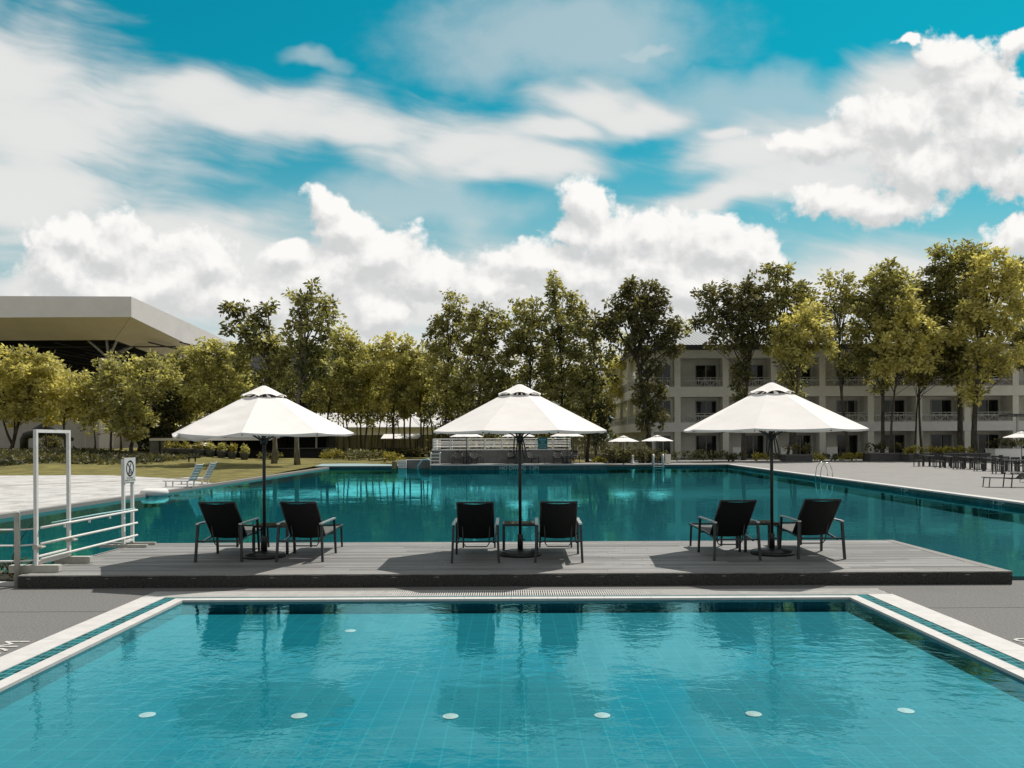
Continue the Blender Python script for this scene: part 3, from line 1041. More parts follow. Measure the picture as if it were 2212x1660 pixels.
SY = 14.02
t = thing('sign_frame', 'small white frame carrying a round prohibition sign at the deck corner', 'sign', (-6.84, SY, DZ))
for y in (0.0, 0.33):
    p = MB(); p.box(-0.024, 0.024, y - 0.024, y + 0.024, 0.05, 1.55)
    p.build('post', MT['white_metal'], t)
    f = MB(); f.box(-0.42, 0.42, y - 0.03, y + 0.03, 0.0, 0.05)
    f.build('foot', MT['ivory_metal'], t)
b = MB(); b.box(-0.025, 0.025, 0.03, 0.30, 0.08, 0.12); b.box(-0.025, 0.025, 0.03, 0.30, 1.12, 1.15)
b.build('cross_bar', MT['white_metal'], t)
sb = MB(); sb.box(0.029, 0.041, -0.04, 0.37, 1.14, 1.575)
so = sb.build('sign_board', MT['sign_white'], t)
ring = MB()
for i in range(28):
    a0, a1 = 2 * math.pi * i / 28, 2 * math.pi * (i + 1) / 28
    q = []
    for (r, a) in ((0.115, a0), (0.143, a0), (0.143, a1), (0.115, a1)):
        q.append((0.0435, 0.165 + r * math.cos(a), 1.385 + r * math.sin(a)))
    ring.poly(q)
a = math.radians(45)
for s in (1,):
    d, n = Vector((0, math.cos(a), -math.sin(a))), Vector((0, math.sin(a), math.cos(a)))
    c = Vector((0.0436, 0.165, 1.385))
    ring.poly([c - d * 0.118 + n * 0.010, c - d * 0.118 - n * 0.010, c + d * 0.118 - n * 0.010, c + d * 0.118 + n * 0.010])
# diving figure
c = Vector((0.0434, 0.165, 1.385))
def stroke(p0, p1, w):
    p0, p1 = Vector((0, *p0)) + c, Vector((0, *p1)) + c
    d = (p1 - p0).normalized(); n = Vector((0, -d.z, d.y)) * w
    ring.poly([p0 + n, p0 - n, p1 - n, p1 + n])
stroke((0.02, 0.085), (0.0, 0.02), 0.012); stroke((0.0, 0.02), (-0.03, -0.04), 0.018); stroke((-0.03, -0.04), (-0.05, -0.075), 0.008)
ring.add([c + Vector((0, -0.005 + 0.018 * math.cos(k * .785), -0.062 + 0.018 * math.sin(k * .785))) for k in range(8)], [tuple(range(8))])
stroke((-0.085, -0.085), (0.08, -0.085), 0.006)
ring.build('prohibition_mark', MT['ink'], so)


def text(name, body, m, loc, rot, size, parent=None, align='CENTER', sx=1.0):
    cu = D.curves.new(name, 'FONT')
    cu.body = body
    cu.size = size
    cu.align_x = align
    cu.align_y = 'CENTER'
    cu.extrude = 0.0006
    cu.space_line = 0.9
    cu.materials.append(m)
    o = D.objects.new(name, cu)
    COL.objects.link(o)
    me = D.meshes.new_from_object(o)
    D.objects.remove(o)
    me.name = name
    o = D.objects.new(name, me)
    COL.objects.link(o)
    o.location = loc
    o.rotation_euler = rot
    o.scale = (sx, 1, 1)
    if parent:
        o.parent = parent
    return o


text('lettering', 'NO DIVING\nSHALLOW WATER', MT['grey_ink'], (0.0425, 0.165, 1.195), (R(90), 0, R(90)), 0.045, so)

t = thing('pipe_fence', 'white pipe fence with a capped round post, running left from the deck corner', 'fence', (-6.99, 11.25, 0))
p = MB(); p.tube([(0, 0, 0.0), (0, 0, 1.03), (0, 0, 1.06)], [0.037, 0.037, 0.022], 14)
p.build('post', MT['ivory_metal'], t, True)
p = MB(); p.tube([(-3.2, 0, 0.0), (-3.2, 0, 1.03), (-3.2, 0, 1.06)], [0.037, 0.037, 0.022], 14)
p.build('post', MT['ivory_metal'], t, True)
for z in (0.80, 0.575, 0.355):
    b = MB(); b.tube([(-9, 0.0, z), (-0.035, 0, z)], 0.014, 8); b.tube([(0.034, 0, z), (0.16, 0.12, z)], 0.012, 8)
    b.build('rail', MT['white_metal'], t, True)
# plants at the foot of the fence
bed('ground_cover', 'dark low ground cover under the white pipe fence', 'ground cover', -11.5, -6.95, 11.45, 12.1, 0.0, 0.16, 'leaf_dark', 0.25, 5, 26, 0.10, 14)
sp_plant = thing('spiky_plant', 'spiky plant with thin arching leaves behind the white pipe fence', 'plant', (-7.35, 11.7, 0.02))
rng = random.Random(5)
lv = MB()
for i in range(16):
    a = rng.uniform(0, 6.28); l = rng.uniform(0.15, 0.3)
    d = Vector((math.cos(a), math.sin(a), 0)); s_ = Vector((-d.y, d.x, 0)) * 0.012
    p0, p1, p2 = Vector((0, 0, 0.05)), d * l * .55 + Vector((0, 0, 0.27)), d * l * 1.15 + Vector((0, 0, 0.2))
    lv.add([p0 - s_, p0 + s_, p1 + s_, p2, p1 - s_], [(0, 1, 2, 4), (4, 2, 3)])
lvm = lv.build('leaf', MT['leaf_dark'], sp_plant)
st = MB(); st.tube([(0, 0, 0.0), (0.02, 0, 0.35), (0.14, 0.02, 0.62), (0.3, 0.05, 0.85)], [0.010, 0.009, 0.007, 0.004], 6)
st.build('stem', MT['leaf_dark'], sp_plant)

# painted depth marks on the concrete beside the near pool
o = text('painted_lettering', '0.9M', MT['paint'], (-5.03, 8.02, 0.006), (0, 0, R(90)), 0.36)
o.location = (-5.03, 7.80, 0.006); tag(o, 'white painted lettering on the concrete left of the near pool', 'painted lettering')
o = text('painted_lettering', '0.9M', MT['paint'], (5.22, 7.85, 0.006), (0, 0, R(-90)), 0.36)
o.location = (5.14, 7.72, 0.006); tag(o, 'white painted lettering on the concrete right of the near pool', 'painted lettering')

# lights in the floor of the near pool
spots = [(757, 1364), (318, 1546), (646, 1548), (973, 1549), (1301, 1547), (1628, 1544), (1957, 1537)]
wh = ['single pool light far from the others, below the wrinkled parasol', 'leftmost pool light of the front row, faint under cloud reflection',
      'second pool light from the left in the front row', 'third pool light from the left in the front row', 'fourth pool light from the left in the front row',
      'fifth pool light from the left, in the reflection of a parasol', 'rightmost pool light of the front row']
for (px_, py_), lb in zip(spots, wh):
    p = P(px_, py_, FZ)
    tt = thing('pool_light', 'round white ' + lb, 'pool light', p, 0, 'round lights in the near pool floor')
    b = MB(); b.lathe([(0.064, 0.001), (0.064, 0.006), (0.054, 0.010), (0.049, 0.010)], seg=20)
    b.build('bezel', MT['plastic'], tt)
    b = MB(); b.lathe([(0.046, 0.0105), (0.034, 0.014), (0.01, 0.016)], seg=16)
    b.build('lens', MT['sign_white'], tt)

#%%MID
# ------------------------------------------------------------------ ring float and plastic chaises on the sand bank
p = P(328, 1071, WZ)
t = MB()
for k in range(32):
    for j in range(12):
        a, b = 2 * math.pi * k / 32, 2 * math.pi * j / 12
        r = 0.37 + 0.155 * math.cos(b)
        t.v.append((r * math.cos(a), r * math.sin(a), 0.10 + 0.15 * math.sin(b)))
for k in range(32):
    for j in range(12):
        t.f.append((k * 12 + j, ((k + 1) % 32) * 12 + j, ((k + 1) % 32) * 12 + (j + 1) % 12, k * 12 + (j + 1) % 12))
o = t.build('ring_float', MT['plastic'], None, True, p)
tag(o, 'white inflated ring floating at the sandy pool edge', 'pool float')
o.location = p + Vector((0.1, 0, 0.02))


def chaise(label, loc, rz):
    t = thing('plastic_chaise', label, 'sun lounger', loc, rz, 'white plastic chaises on the sand')
    b = MB()
    for i in range(9):
        b.box(-0.95 + 0.13 * i, -0.95 + 0.13 * i + 0.1, -0.29, 0.29, 0.27, 0.295)
    b.box(-0.97, 0.24, -0.33, -0.285, 0.235, 0.30); b.box(-0.97, 0.24, 0.285, 0.33, 0.235, 0.30)
    b.build('seat', MT['plastic'], t)
    b = MB()
    for i in range(6):
        q0, q1 = Vector((0.24 + 0.06 * i, 0, 0.30 + 0.12 * i)), Vector((0.24 + 0.06 * i + 0.045, 0, 0.30 + 0.12 * i + 0.095))
        b.slab([q0 + Vector((0, -0.29, 0)), q0 + Vector((0, 0.29, 0)), q1 + Vector((0, 0.29, 0)), q1 + Vector((0, -0.29, 0))], (0.022, 0, -0.012))
    for s in (-1, 1):
        b.bar((0.22, s * 0.30, 0.28), (0.60, s * 0.30, 1.03), 0.045)
    b.build('backrest', MT['plastic'], t)
    for x in (-0.85, 0.15):
        for s in (-1, 1):
            l = MB(); l.bar((x, s * 0.3, 0), (x, s * 0.3, 0.24), 0.05)
            l.build('leg', MT['plastic'], t)
    return t


C0 = chaise('white slatted plastic chaise at the water edge beside the ring float', P(405, 1052, 0.035), R(-6))
dup(C0, P(436, 1046, 0.035), R(-4), 'white slatted plastic chaise standing further along the sand, farther from the ring float')

# ------------------------------------------------------------------ raised far terrace with rail, sign, loungers, parasols
TX0, TX1 = -5.85, 6.75
lg = MB()
lg.box(TX0, TX1, 57.0, 60.02, -0.5, 0.33)
o = lg.build('stone_ledge', MT['terrace']); tag(o, 'low stone ledge with tiled face below the concrete terrace wall', 'ledge')
b = MB(); b.box(TX0, TX1, 56.975, 56.998, -0.45, 0.24); b.build('tile_face', MT['tile_band'], o)
b = MB(); b.box(TX0 - 0.02, TX1 + 0.02, 56.94, 57.2, 0.241, 0.335); b.build('coping', MT['coping'], o)
text('lettering', 'NO DIVING  1.2M', MT['pale_teal'], (0.5, 56.972, 0.06), (R(90), 0, 0), 0.36, o)
tw = MB(); tw.box(TX0 - 0.15, 4.42, 60.03, 75, -0.3, 1.30)
o = tw.build('terrace_wall', MT['wall']); tag(o, 'grey stained concrete wall of the raised terrace across the pool', 'terrace wall')
b = MB(); b.box(TX0 - 0.2, 4.47, 59.98, 60.3, 1.302, 1.37); b.build('cap', MT['render_grey'], o)
t = thing('terrace_railing', 'white four-rail metal railing along the top of the concrete terrace wall', 'railing', (0, 60.15, 1.37))
for z in (0.20, 0.40, 0.60, 0.78):
    b = MB(); b.tube([(TX0 - 0.1, 0, z), (4.4, 0, z)], 0.034, 6); b.tube([(TX0 - 0.1, 0, z), (TX0 - 0.1, 6.5, z)], 0.03, 6)
    b.build('rail', MT['white_metal'], t)
n_ = 8
for i in range(n_ + 1):
    x = TX0 - 0.1 + (4.5 - TX0) * i / n_
    b = MB(); b.box(x - 0.035, x + 0.035, -0.035, 0.035, 0.0, 0.80); b.box(x - 0.08, x + 0.08, -0.08, 0.08, -0.002, 0.05)
    b.build('post', MT['white_metal'], t)
for i in range(6):
    b = MB(); b.box(TX0 - 0.13, TX0 - 0.07, 0.9 + i * 1.05, 0.97 + i * 1.05, 0.0, 0.80)
    b.build('post', MT['white_metal'], t)
# inner railing on the far side of the terrace seen through the front one
t = thing('rear_railing', 'white railing farther back on the concrete terrace, seen through the front one', 'railing', (0, 68.0, 1.30))
for z in (0.28, 0.55, 0.85):
    b = MB(); b.tube([(-6.5, 0, z), (4.9, 0, z)], 0.03, 6); b.build('rail', MT['white_metal'], t)
for i in range(9):
    b = MB(); b.box(-6.5 + 1.42 * i - .03, -6.5 + 1.42 * i + .03, -.03, .03, 0, .87); b.build('post', MT['white_metal'], t)
sg = MB()
sg.prism([(-0.36, -0.02), (0.36, -0.02), (0.36, 0.0), (-0.36, 0.0)], 0, 0.92)
c = PX(1172, 958.5, 60.08)
o = sg.build('notice_board', MT['teal_sign'], None, False, (c.x, 60.075, c.z - 0.46))
tag(o, 'teal notice board with pale lettering fixed to the white terrace railing', 'sign')
text('lettering', 'PLEASE\nNO\nRUNNING\nDIVING', MT['pale_teal'], (0, -0.024, 0.46), (R(90), 0, 0), 0.215, o, sx=0.85)
# parasols on the ledge
PF = parasol('small white parasol over the ledge, nearest the ladder end of the terrace wall', (PX(1008, 990, 58.4).x, 58.4, 0.33), 1.25, 2.0, 2.42, R(20), 0.03, 0.004, 8, False,
             pole='black_metal', group='white parasols before the terrace wall', big=False)
dup(PF, (PX(1120, 990, 58.6).x, 58.6, 0.33), R(-10), 'small white parasol over the ledge, half hidden behind the middle deck parasol')
dup(PF, (PX(1225, 990, 58.4).x, 58.4, 0.33), R(5), 'small white parasol over the ledge, right of the teal notice board')
fl = ['dark lounger under the ladder-end parasol, leftmost before the terrace wall', 'dark lounger turned sideways, right of the ladder-end table',
      'dark lounger left of the middle deck pole, before the terrace wall', 'dark lounger right of the middle deck pole, low before the terrace wall',
      'dark lounger under the parasol right of the teal notice board', 'pale-seated lounger at the right end of the terrace wall']
for (px_, rz), lb in zip(((990.7, 176), (1021, 200), (1105.5, 180), (1141, 214), (1205, 178), (1243, 150)), fl):
    dup(L0, (PX(px_, 990, 59.3).x, 59.45, 0.335), R(rz), lb, 'loungers before the far terrace wall')
for px_, lb in ((1010, 'small dark table under the ladder-end parasol before the terrace wall'), (1124, 'small dark table behind the middle deck pole before the terrace wall'),
                (1225, 'small dark table under the parasol right of the notice board')):
    dup(T0, (PX(px_, 990, 58.9).x, 58.9, 0.335), 0, lb, 'tables before the far terrace wall')
# pool ladder / stair rail at the left end of the terrace
c = PX(934, 1000, 58)
t = thing('pool_steps', 'white metal steps with a side rail at the left end of the terrace ledge', 'pool ladder', (c.x, 58.0, 0.0))
for x in (-0.12, 0.55):
    b = MB(); b.tube([(x, 0, -0.1), (x, 0, 1.15), (x, 0.5, 1.15)], 0.045, 8); b.build('side_rail', MT['white_metal'], t)
for z in (0.3, 0.55, 0.8, 1.05):
    b = MB(); b.box(-0.1, 0.55, 0.0, 0.2, z, z + 0.05); b.build('tread', MT['white_metal'], t)
c = PX(918, 1003, 58.5)
t = thing('pool_chair_lift', 'pale teal curved tube frame at the water beside the white steps', 'pool frame', (c.x, 58.5, 0.0))
for y in (0, 0.5):
    b = MB(); b.tube([(-0.55, y, -0.1), (-0.5, y, 0.25), (-0.2, y, 0.62), (0.2, y, 0.68), (0.4, y, 0.55)], 0.05, 8); b.build('tube', MT['pale_teal'], t, True)
b = MB(); b.tube([(-0.2, 0, 0.62), (-0.2, 0.5, 0.62)], 0.04, 8); b.tube([(0.2, 0, 0.68), (0.2, 0.5, 0.68)], 0.04, 8); b.build('cross_bar', MT['pale_teal'], t)
for px_, lb in ((944, 'thin white pole left of the terrace wall, the shorter one'), ):
    pass
b = MB(); c = PX(951, 990, 63); b.tube([(0, 0, 0), (0, 0, 2.1)], 0.06, 8)
o = b.build('white_pole', MT['white_metal'], None, True, (PX(944, 990, 63).x, 63, 0.0)); tag(o, 'thin white pole standing left of the raised terrace', 'pole')
# low walls and white pump cabinet at the far left corner of the pool
b = MB(); c0, c1 = PX(876, 1000, 61.0), PX(933, 1000, 61.0)
b.box(c0.x, c1.x, 61.0, 61.4, -0.3, 0.55)
o = b.build('low_wall', MT['wall']); tag(o, 'low grey wall between the white cabinet and the terrace steps', 'wall')
b = MB(); b.box(c0.x, c1.x, 60.98, 61.42, 0.552, 0.60); b.build('cap', MT['render_grey'], o)
t = thing('cabinet', 'white louvred cabinet on the far pool edge beside the yellow bedding', 'cabinet', (PX(868, 1000, 60.6).x, 60.6, -0.05))
b = MB(); b.box(-0.3, 0.33, 0.0, 0.5, 0, 0.62); b.build('body', MT['plastic'], t)
for z in (0.15, 0.36):
    b = MB(); b.box(-0.25, 0.28, -0.02, -0.001, z, z + 0.04); b.build('louvre', MT['rail'], t)
b = MB(); b.box(-0.75, -0.4, -0.1, 0.35, -0.1, 0.52)
o = b.build('post', MT['fence'], t)
# pool ladder rails right of the terrace
t = thing('ladder_rails', 'pair of white ladder rails rising from the far pool edge', 'pool ladder', (PX(1424, 1000, 60.5).x, 60.8, 0))
for x in (-0.36, 0.38):
    b = MB(); b.tube([(x, 0, -0.1), (x, 0, 0.75), (x, 0.1, 0.9), (x, 0.4, 0.9), (x, 0.5, 0.1)], 0.06, 8); b.build('side_rail', MT['white_metal'], t, True)
b = MB()
for z in (-0.02, 0.2):
    b.box(-0.36, 0.38, -0.03, 0.03, z, z + 0.05)
b.build('tread', MT['white_metal'], t)
b = MB(); b.lathe([(0.22, 0), (0.22, 0.08), (0.1, 0.12), (0.07, 0.6), (0.11, 0.65), (0.05, 0.72)], seg=12)
o = b.build('pedestal', MT['sign_white'], None, True, (PX(1367, 980, 64).x, 64, 0.1)); tag(o, 'small white turned pedestal in front of the dark hedge', 'pedestal')
b = MB(); b.box(-0.2, 0.2, -0.15, 0.15, 0, 0.75)
o = b.build('bollard', MT['render'], None, False, (PX(1443, 980, 64).x, 64, 0.1)); tag(o, 'short cream bollard among pale bedding below the hotel corner', 'bollard')

# chrome ladder on the right bank
yl = 41.2
t = thing('pool_ladder', 'chrome ladder hoops on the right pool bank', 'pool ladder', (east(yl), yl, 0.1))
for y in (-0.35, 0.0 if False else 0.30):
    b = MB()
    b.tube([(-0.12, y, -0.6), (-0.12, y, 0.15), (-0.06, y, 0.5), (0.1, y, 0.72), (0.32, y, 0.68), (0.46, y, 0.4), (0.5, y, 0.0)], 0.024, 8)
    b.build('handrail', MT['chrome'], t, True)
b = MB()
for z in (-0.25, -0.5):
    b.box(-0.16, -0.08, -0.35, 0.30, z, z + 0.03)
b.build('tread', MT['chrome'], t)
# depth marks on the tiled bank
for px_, py_ in ((1955, 1048), (2158, 1087)):
    a, bq = unroll(px_, py_)
    yy = 15.2 / (a / F)
    for _ in range(4):
        yy = east(yy) * F / a
    o = text('depth_mark', '1.2M', MT['pale_teal'], (east(yy) - 0.012, yy, -0.005), (R(90), 0, R(-90)), 0.17, sx=2.2)
    tag(o, 'pale depth lettering on the bank tiles ' + ('nearer the chrome ladder' if px_ < 2000 else 'near the right edge of the photo, larger'), 'depth mark')

# ------------------------------------------------------------------ hotel
HY0 = 81.0
Z0, S1B, S1T, S2B, S2T, BMB, BMT, EV = 0.1, 2.82, 3.78, 6.39, 7.40, 10.33, 11.03, 11.5
hx = [16.84 + 4.91 * i for i in range(11)]
HX0 = 13.9
t = hotel = thing('hotel', 'cream three-storey hotel with recessed balconies and a grey hipped roof', 'hotel building', (0, HY0, 0))
b = MB()
for x in hx:
    b.box(x - 0.31, x + 0.31, -0.004, 1.0, Z0, BMB)
b.box(HX0, HX0 + 0.5, 0.0, 0.9, Z0, BMB)
b.build('column', MT['render'], hotel)
XE = hx[-1] + 0.31
for zb, zt, nm in ((S1B, S1T, 'balcony_slab'), (S2B, S2T, 'balcony_slab'), (BMB, BMT, 'roof_beam')):
    b = MB(); b.box(HX0, XE, -0.06, 2.3, zb, zt); b.build(nm, MT['render_grey'] if zb < 4 else MT['render'], hotel)
b = MB()
b.box(HX0 + 0.02, XE, 2.31, 25, Z0, BMT)                       # body behind the balconies
for x in hx:
    b.box(x - 0.12, x + 0.12, 1.0, 2.3, Z0, S1B - 0.002)
    b.box(x - 0.12, x + 0.12, 1.0, 2.3, S1T + 0.002, S2B - 0.002)
    b.box(x - 0.12, x + 0.12, 1.0, 2.3, S2T + 0.002, BMB - 0.002)
b.build('wall', MT['render'], hotel)
# end bay wall flush with the front
rnd = random.Random(12)


def door(x0, x1, z0, z1, y, parent):
    f = MB()
    f.box(x0 - 0.07, x0, y - 0.08, y + 0.02, z0, z1 + 0.07); f.box(x1, x1 + 0.07, y - 0.08, y + 0.02, z0, z1 + 0.07)
    f.box(x0, x1, y - 0.08, y + 0.02, z1, z1 + 0.07)
    xm = (x0 + x1) / 2
    f.box(xm - 0.04, xm + 0.04, y - 0.07, y + 0.02, z0, z1)
    fo = f.build('door', MT['frame'], parent)
    g_ = MB(); g_.box(x0, xm - 0.04, y - 0.045, y - 0.02, z0, z1); g_.box(xm + 0.04, x1, y - 0.035, y - 0.01, z0, z1)
    g_.build('glass', MT['glass'], fo)
    k = rnd.random()
    if k < 0.4:
        side = rnd.random() < 0.5
        xa, xb = (x0 + 0.02, x0 + (x1 - x0) * rnd.uniform(0.12, 0.3)) if side else (x1 - (x1 - x0) * rnd.uniform(0.12, 0.42), x1 - 0.02)
        c_ = MB()
        c_.box(xa, xb, y - 0.049, y - 0.046, z0 + 0.02, z1 - 0.02)
        c_.build('curtain', MT['curtain'], fo)


def balustrade(x0, x1, z, y, parent, along='x'):
    r = MB()
    n = max(2, int(round((x1 - x0) / 0.62)))
    w = (x1 - x0) / n
    P3 = (lambda u, zz: (u, y, zz)) if along == 'x' else (lambda u, zz: (y, u, zz))
    for zz in (0.07, 0.62, 0.70, 0.92):
        r.bar(P3(x0, z + zz), P3(x1, z + zz), 0.06)
    for i in range(n):
        u = x0 + w * i
        r.bar(P3(u, z + 0.05), P3(u, z + 0.92), 0.05)
        for q in (0.28, 0.5, 0.72):
            r.bar(P3(u + w * q, z + 0.07), P3(u + w * q, z + 0.62), 0.038)
        r.bar(P3(u, z + 0.07) if i % 2 else P3(u, z + 0.62), P3(u + w, z + 0.62) if i % 2 else P3(u + w, z + 0.07), 0.042)
    r.build('balustrade', MT['rail'], parent)


for i in range(len(hx) - 1):
    a, c = hx[i] + 0.31, hx[i + 1] - 0.31
    for z0, z1 in ((Z0, 2.40), (S1T, 6.02), (S2T, 9.75)):
        door(a + 2.1, a + 4.15, z0 + 0.02, z1, 2.30, hotel)
        if z0 > 1:
            balustrade(a, c, z0, 0.12, hotel)
b = MB()
b.box(HX0 + 0.5, hx[0] - 0.31, 0.7, 2.3, S1T + 0.002, S2B - 0.002); b.box(HX0 + 0.5, hx[0] - 0.31, 0.7, 2.3, S2T + 0.002, BMB - 0.002)
b.box(HX0 + 0.5, hx[0] - 0.31, 0.7, 2.3, Z0, S1B - 0.002)
b.build('end_bay_wall', MT['render'], hotel)
for z0, z1 in ((Z0, 2.40), (S1T, 6.02), (S2T, 9.6)):
    door(14.75, 16.2, z0 + 0.02, z1, 0.69, hotel)
    if z0 > 1:
        balustrade(HX0 + 0.5, hx[0] - 0.31, z0, 0.12, hotel)
# side facade balconies running back
for zb, zt in ((S1B, S1T), (S2B, S2T)):
    b = MB(); b.prism([(HX0 - 1.25, 1.6), (HX0 - 0.004, 0.2), (HX0 - 0.004, 24.8), (HX0 - 1.25, 23.6)], zb, zt - 0.1)
    b.build('side_balcony', MT['render_grey'], hotel)
    balustrade(1.7, 23.5, zt - 0.1, HX0 - 1.15, hotel, 'y')
b = MB()
for y in (6.5, 12.5, 18.5):
    b.box(HX0 - 1.2, HX0 - 0.9, y, y + 0.3, S1T - 0.1, S2B); b.box(HX0 - 1.2, HX0 - 0.9, y, y + 0.3, S2T - 0.1, BMT)
b.build('side_column', MT['render'], hotel)
for y in (3.0, 8.5, 14.5, 20.5):
    for z0, z1 in ((0.1, 2.4), (S1T, 6.0), (S2T, 9.7)):
        b = MB(); b.box(HX0 + 0.0, HX0 + 0.016, y, y + 1.8, z0 + 0.02, z1); b.build('side_window', MT['glass'], hotel)
# roof
EX0, EX1, EY0, EY1 = HX0 - 1.35, XE + 1.3, -1.5, 26.5
zr = 15.3
roof = MB()
ry = 12.5
A, B_, C_, E_ = (EX0, EY0, EV), (EX1, EY0, EV), (EX1, EY1, EV), (EX0, EY1, EV)
r0, r1 = (EX0 + 12.0, ry, zr), (EX1 - 12, ry, zr)
roof.poly([A, B_, r1, r0]); roof.poly([B_, C_, r1]); roof.poly([C_, E_, r0, r1]); roof.poly([E_, A, r0])
roof.build('roof', MT['metal_roof'], hotel)
b = MB()
b.box(EX0, EX1, EY0, EY0 + 0.12, EV - 0.52, EV - 0.004); b.box(EX0, EX0 + 0.12, EY0 + 0.12, EY1, EV - 0.52, EV - 0.004); b.box(EX1 - 0.12, EX1, EY0 + 0.12, EY1, EV - 0.52, EV - 0.004)
b.build('fascia', MT['fascia'], hotel)
b = MB(); b.poly([(EX0 + .12, EY0 + .12, EV - 0.47), (EX0 + .12, EY1, EV - 0.47), (EX1 - .12, EY1, EV - 0.47), (EX1 - .12, EY0 + .12, EV - 0.47)])
b.build('soffit', MT['render'], hotel)
# patio screens between the ground-floor rooms, each standing on its own
for i, px_ in enumerate((1581, 1685, 1783, 1893)):
    b = MB(); b.box(-0.55, 0.55, -0.06, 0.06, 0, 1.15)
    o = b.build('patio_screen', MT['render_grey'], None, False, (PX(px_ + 14, 980, 79.6).x, 79.6, 0.1))
    tag(o, ['pale patio screen wall behind the wooden-slat parasol side, first from the hotel corner', 'pale patio screen wall behind the parasol pole before the hotel',
            'pale patio screen wall right of the grey planter with yellow bedding', 'pale patio screen wall behind the dark planting box'][i], 'screen wall', 'patio screen walls along the hotel')

# ------------------------------------------------------------------ planters and beds before the hotel
def planter(label, px0, px1, Y, h, depth=1.4, mat='planter'):
    x0, x1 = PX(px0, 990, Y).x, PX(px1, 990, Y).x
    t = thing('planter', label, 'planter', ((x0 + x1) / 2, Y, 0.1))
    w = (x1 - x0) / 2
    b = MB(); b.box(-w, w, 0, depth, 0, h - 0.07); b.build('box', MT[mat], t)
    b = MB(); b.box(-w - 0.04, w + 0.04, -0.04, depth + 0.04, h - 0.068, h); b.build('rim', MT['wall'] if mat == 'planter' else MT[mat], t)
    b = MB(); b.poly([(-w, 0, h + .004), (w, 0, h + .004), (w, depth, h + .004), (-w, depth, h + .004)]); b.build('soil', MT['earth'], t)
    return (x0, x1, Y, 0.1 + h, depth)


q = planter('low dark grey planter box right of the parasol pole before the hotel', 1698, 1755, 68, 0.62)
bed('bedding', 'dark bushy planting in the grey planter right of the parasol pole', 'bedding plants', q[0], q[1], q[2] + .2, q[2] + 1.2, q[3], 0.75, 'leaf_dark', 0.5, 21, 9)
q = planter('long dark planter box with a heap of dark foliage', 1880, 1962, 68, 0.72)
bed('bedding', 'dark bushy planting in the long dark planter box', 'bedding plants', q[0], q[1], q[2] + .2, q[2] + 1.2, q[3], 0.75, 'leaf_dark', 0.35, 22, 9)
q = planter('lighter grey planter box right of the long dark one', 1965, 2040, 66.5, 0.66)
bed('bedding', 'yellow flowering bedding spilling along the lighter grey planter box', 'bedding plants', q[0], PX(2092, 990, 66.5).x, q[2] + .2, q[2] + 1.2, q[3], 0.45, 'leaf_flower', 0.75, 23, 11)
q = planter('dark low wall planter behind the dining tables', 2042, 2140, 66.5, 0.72)
q2 = planter('pale stone planter at the right edge behind the dining tables', 2150, 2235, 67.5, 1.05, mat='render_grey')
bed('bedding', 'dark planting at the right edge above the pale stone planter', 'bedding plants', q2[0], q2[1], q2[2] + .2, q2[2] + 1.2, q2[3], 0.7, 'leaf_dark', 0.4, 24, 9)
for i, (p0, p1, Y, h, m_, tn, lb) in enumerate((
        (1446, 1466, 69, 0.75, 'leaf_grey', 0.6, 'pale spiky bedding beside the cream bollard'),
        (1478, 1530, 69, 0.85, 'leaf_grey', 0.5, 'pale yellow bedding left of the hotel-side parasol pole, by the first patio'),
        (1533, 1572, 69, 0.8, 'leaf_grey', 0.25, 'greyish bedding before the second hotel column'),
        (1575, 1620, 69, 0.6, 'leaf_dark', 0.5, 'dark bedding between the greyish and yellow bedding'),
        (1624, 1660, 69, 0.62, 'leaf_flower', 0.8, 'small yellow bedding just left of the parasol pole before the hotel'),
        (1757, 1784, 69, 0.6, 'leaf_flower', 0.8, 'small yellow bedding between planter and chrome ladder'),
        (1662, 1698, 70, 0.55, 'leaf_dark', 0.5, 'dark bedding left of the low dark grey planter'),
        (1786, 1818, 70, 0.5, 'leaf_dark', 0.4, 'dark bedding behind the chrome ladder'),
        (1820, 1880, 69, 0.6, 'leaf_flower', 0.75, 'wide yellow bedding left of the long dark planter box'),
        (2098, 2120, 68, 1.1, 'leaf_flower', 0.7, 'yellow tuft behind the dining tables'))):
    bed('bedding', lb, 'bedding plants', PX(p0, 990, Y).x, PX(p1, 990, Y).x, Y, Y + 1.3, 0.1, h, m_, tn, 40 + i, 9)

# ------------------------------------------------------------------ dining sets, bench, right edge
def dining_table(label, loc, rz, group):
    t = thing('dining_table', label, 'table', loc, rz, group)
    b = MB(); b.box(-0.8, 0.8, -0.45, 0.45, 0.71, 0.75); b.build('top', MT['planter'], t)
    for sx in (-1, 1):
        for sy in (-1, 1):
            l = MB(); l.bar((sx * 0.72, sy * 0.38, 0), (sx * 0.72, sy * 0.38, 0.71), 0.07); l.build('leg', MT['grey_metal'], t)
    return t


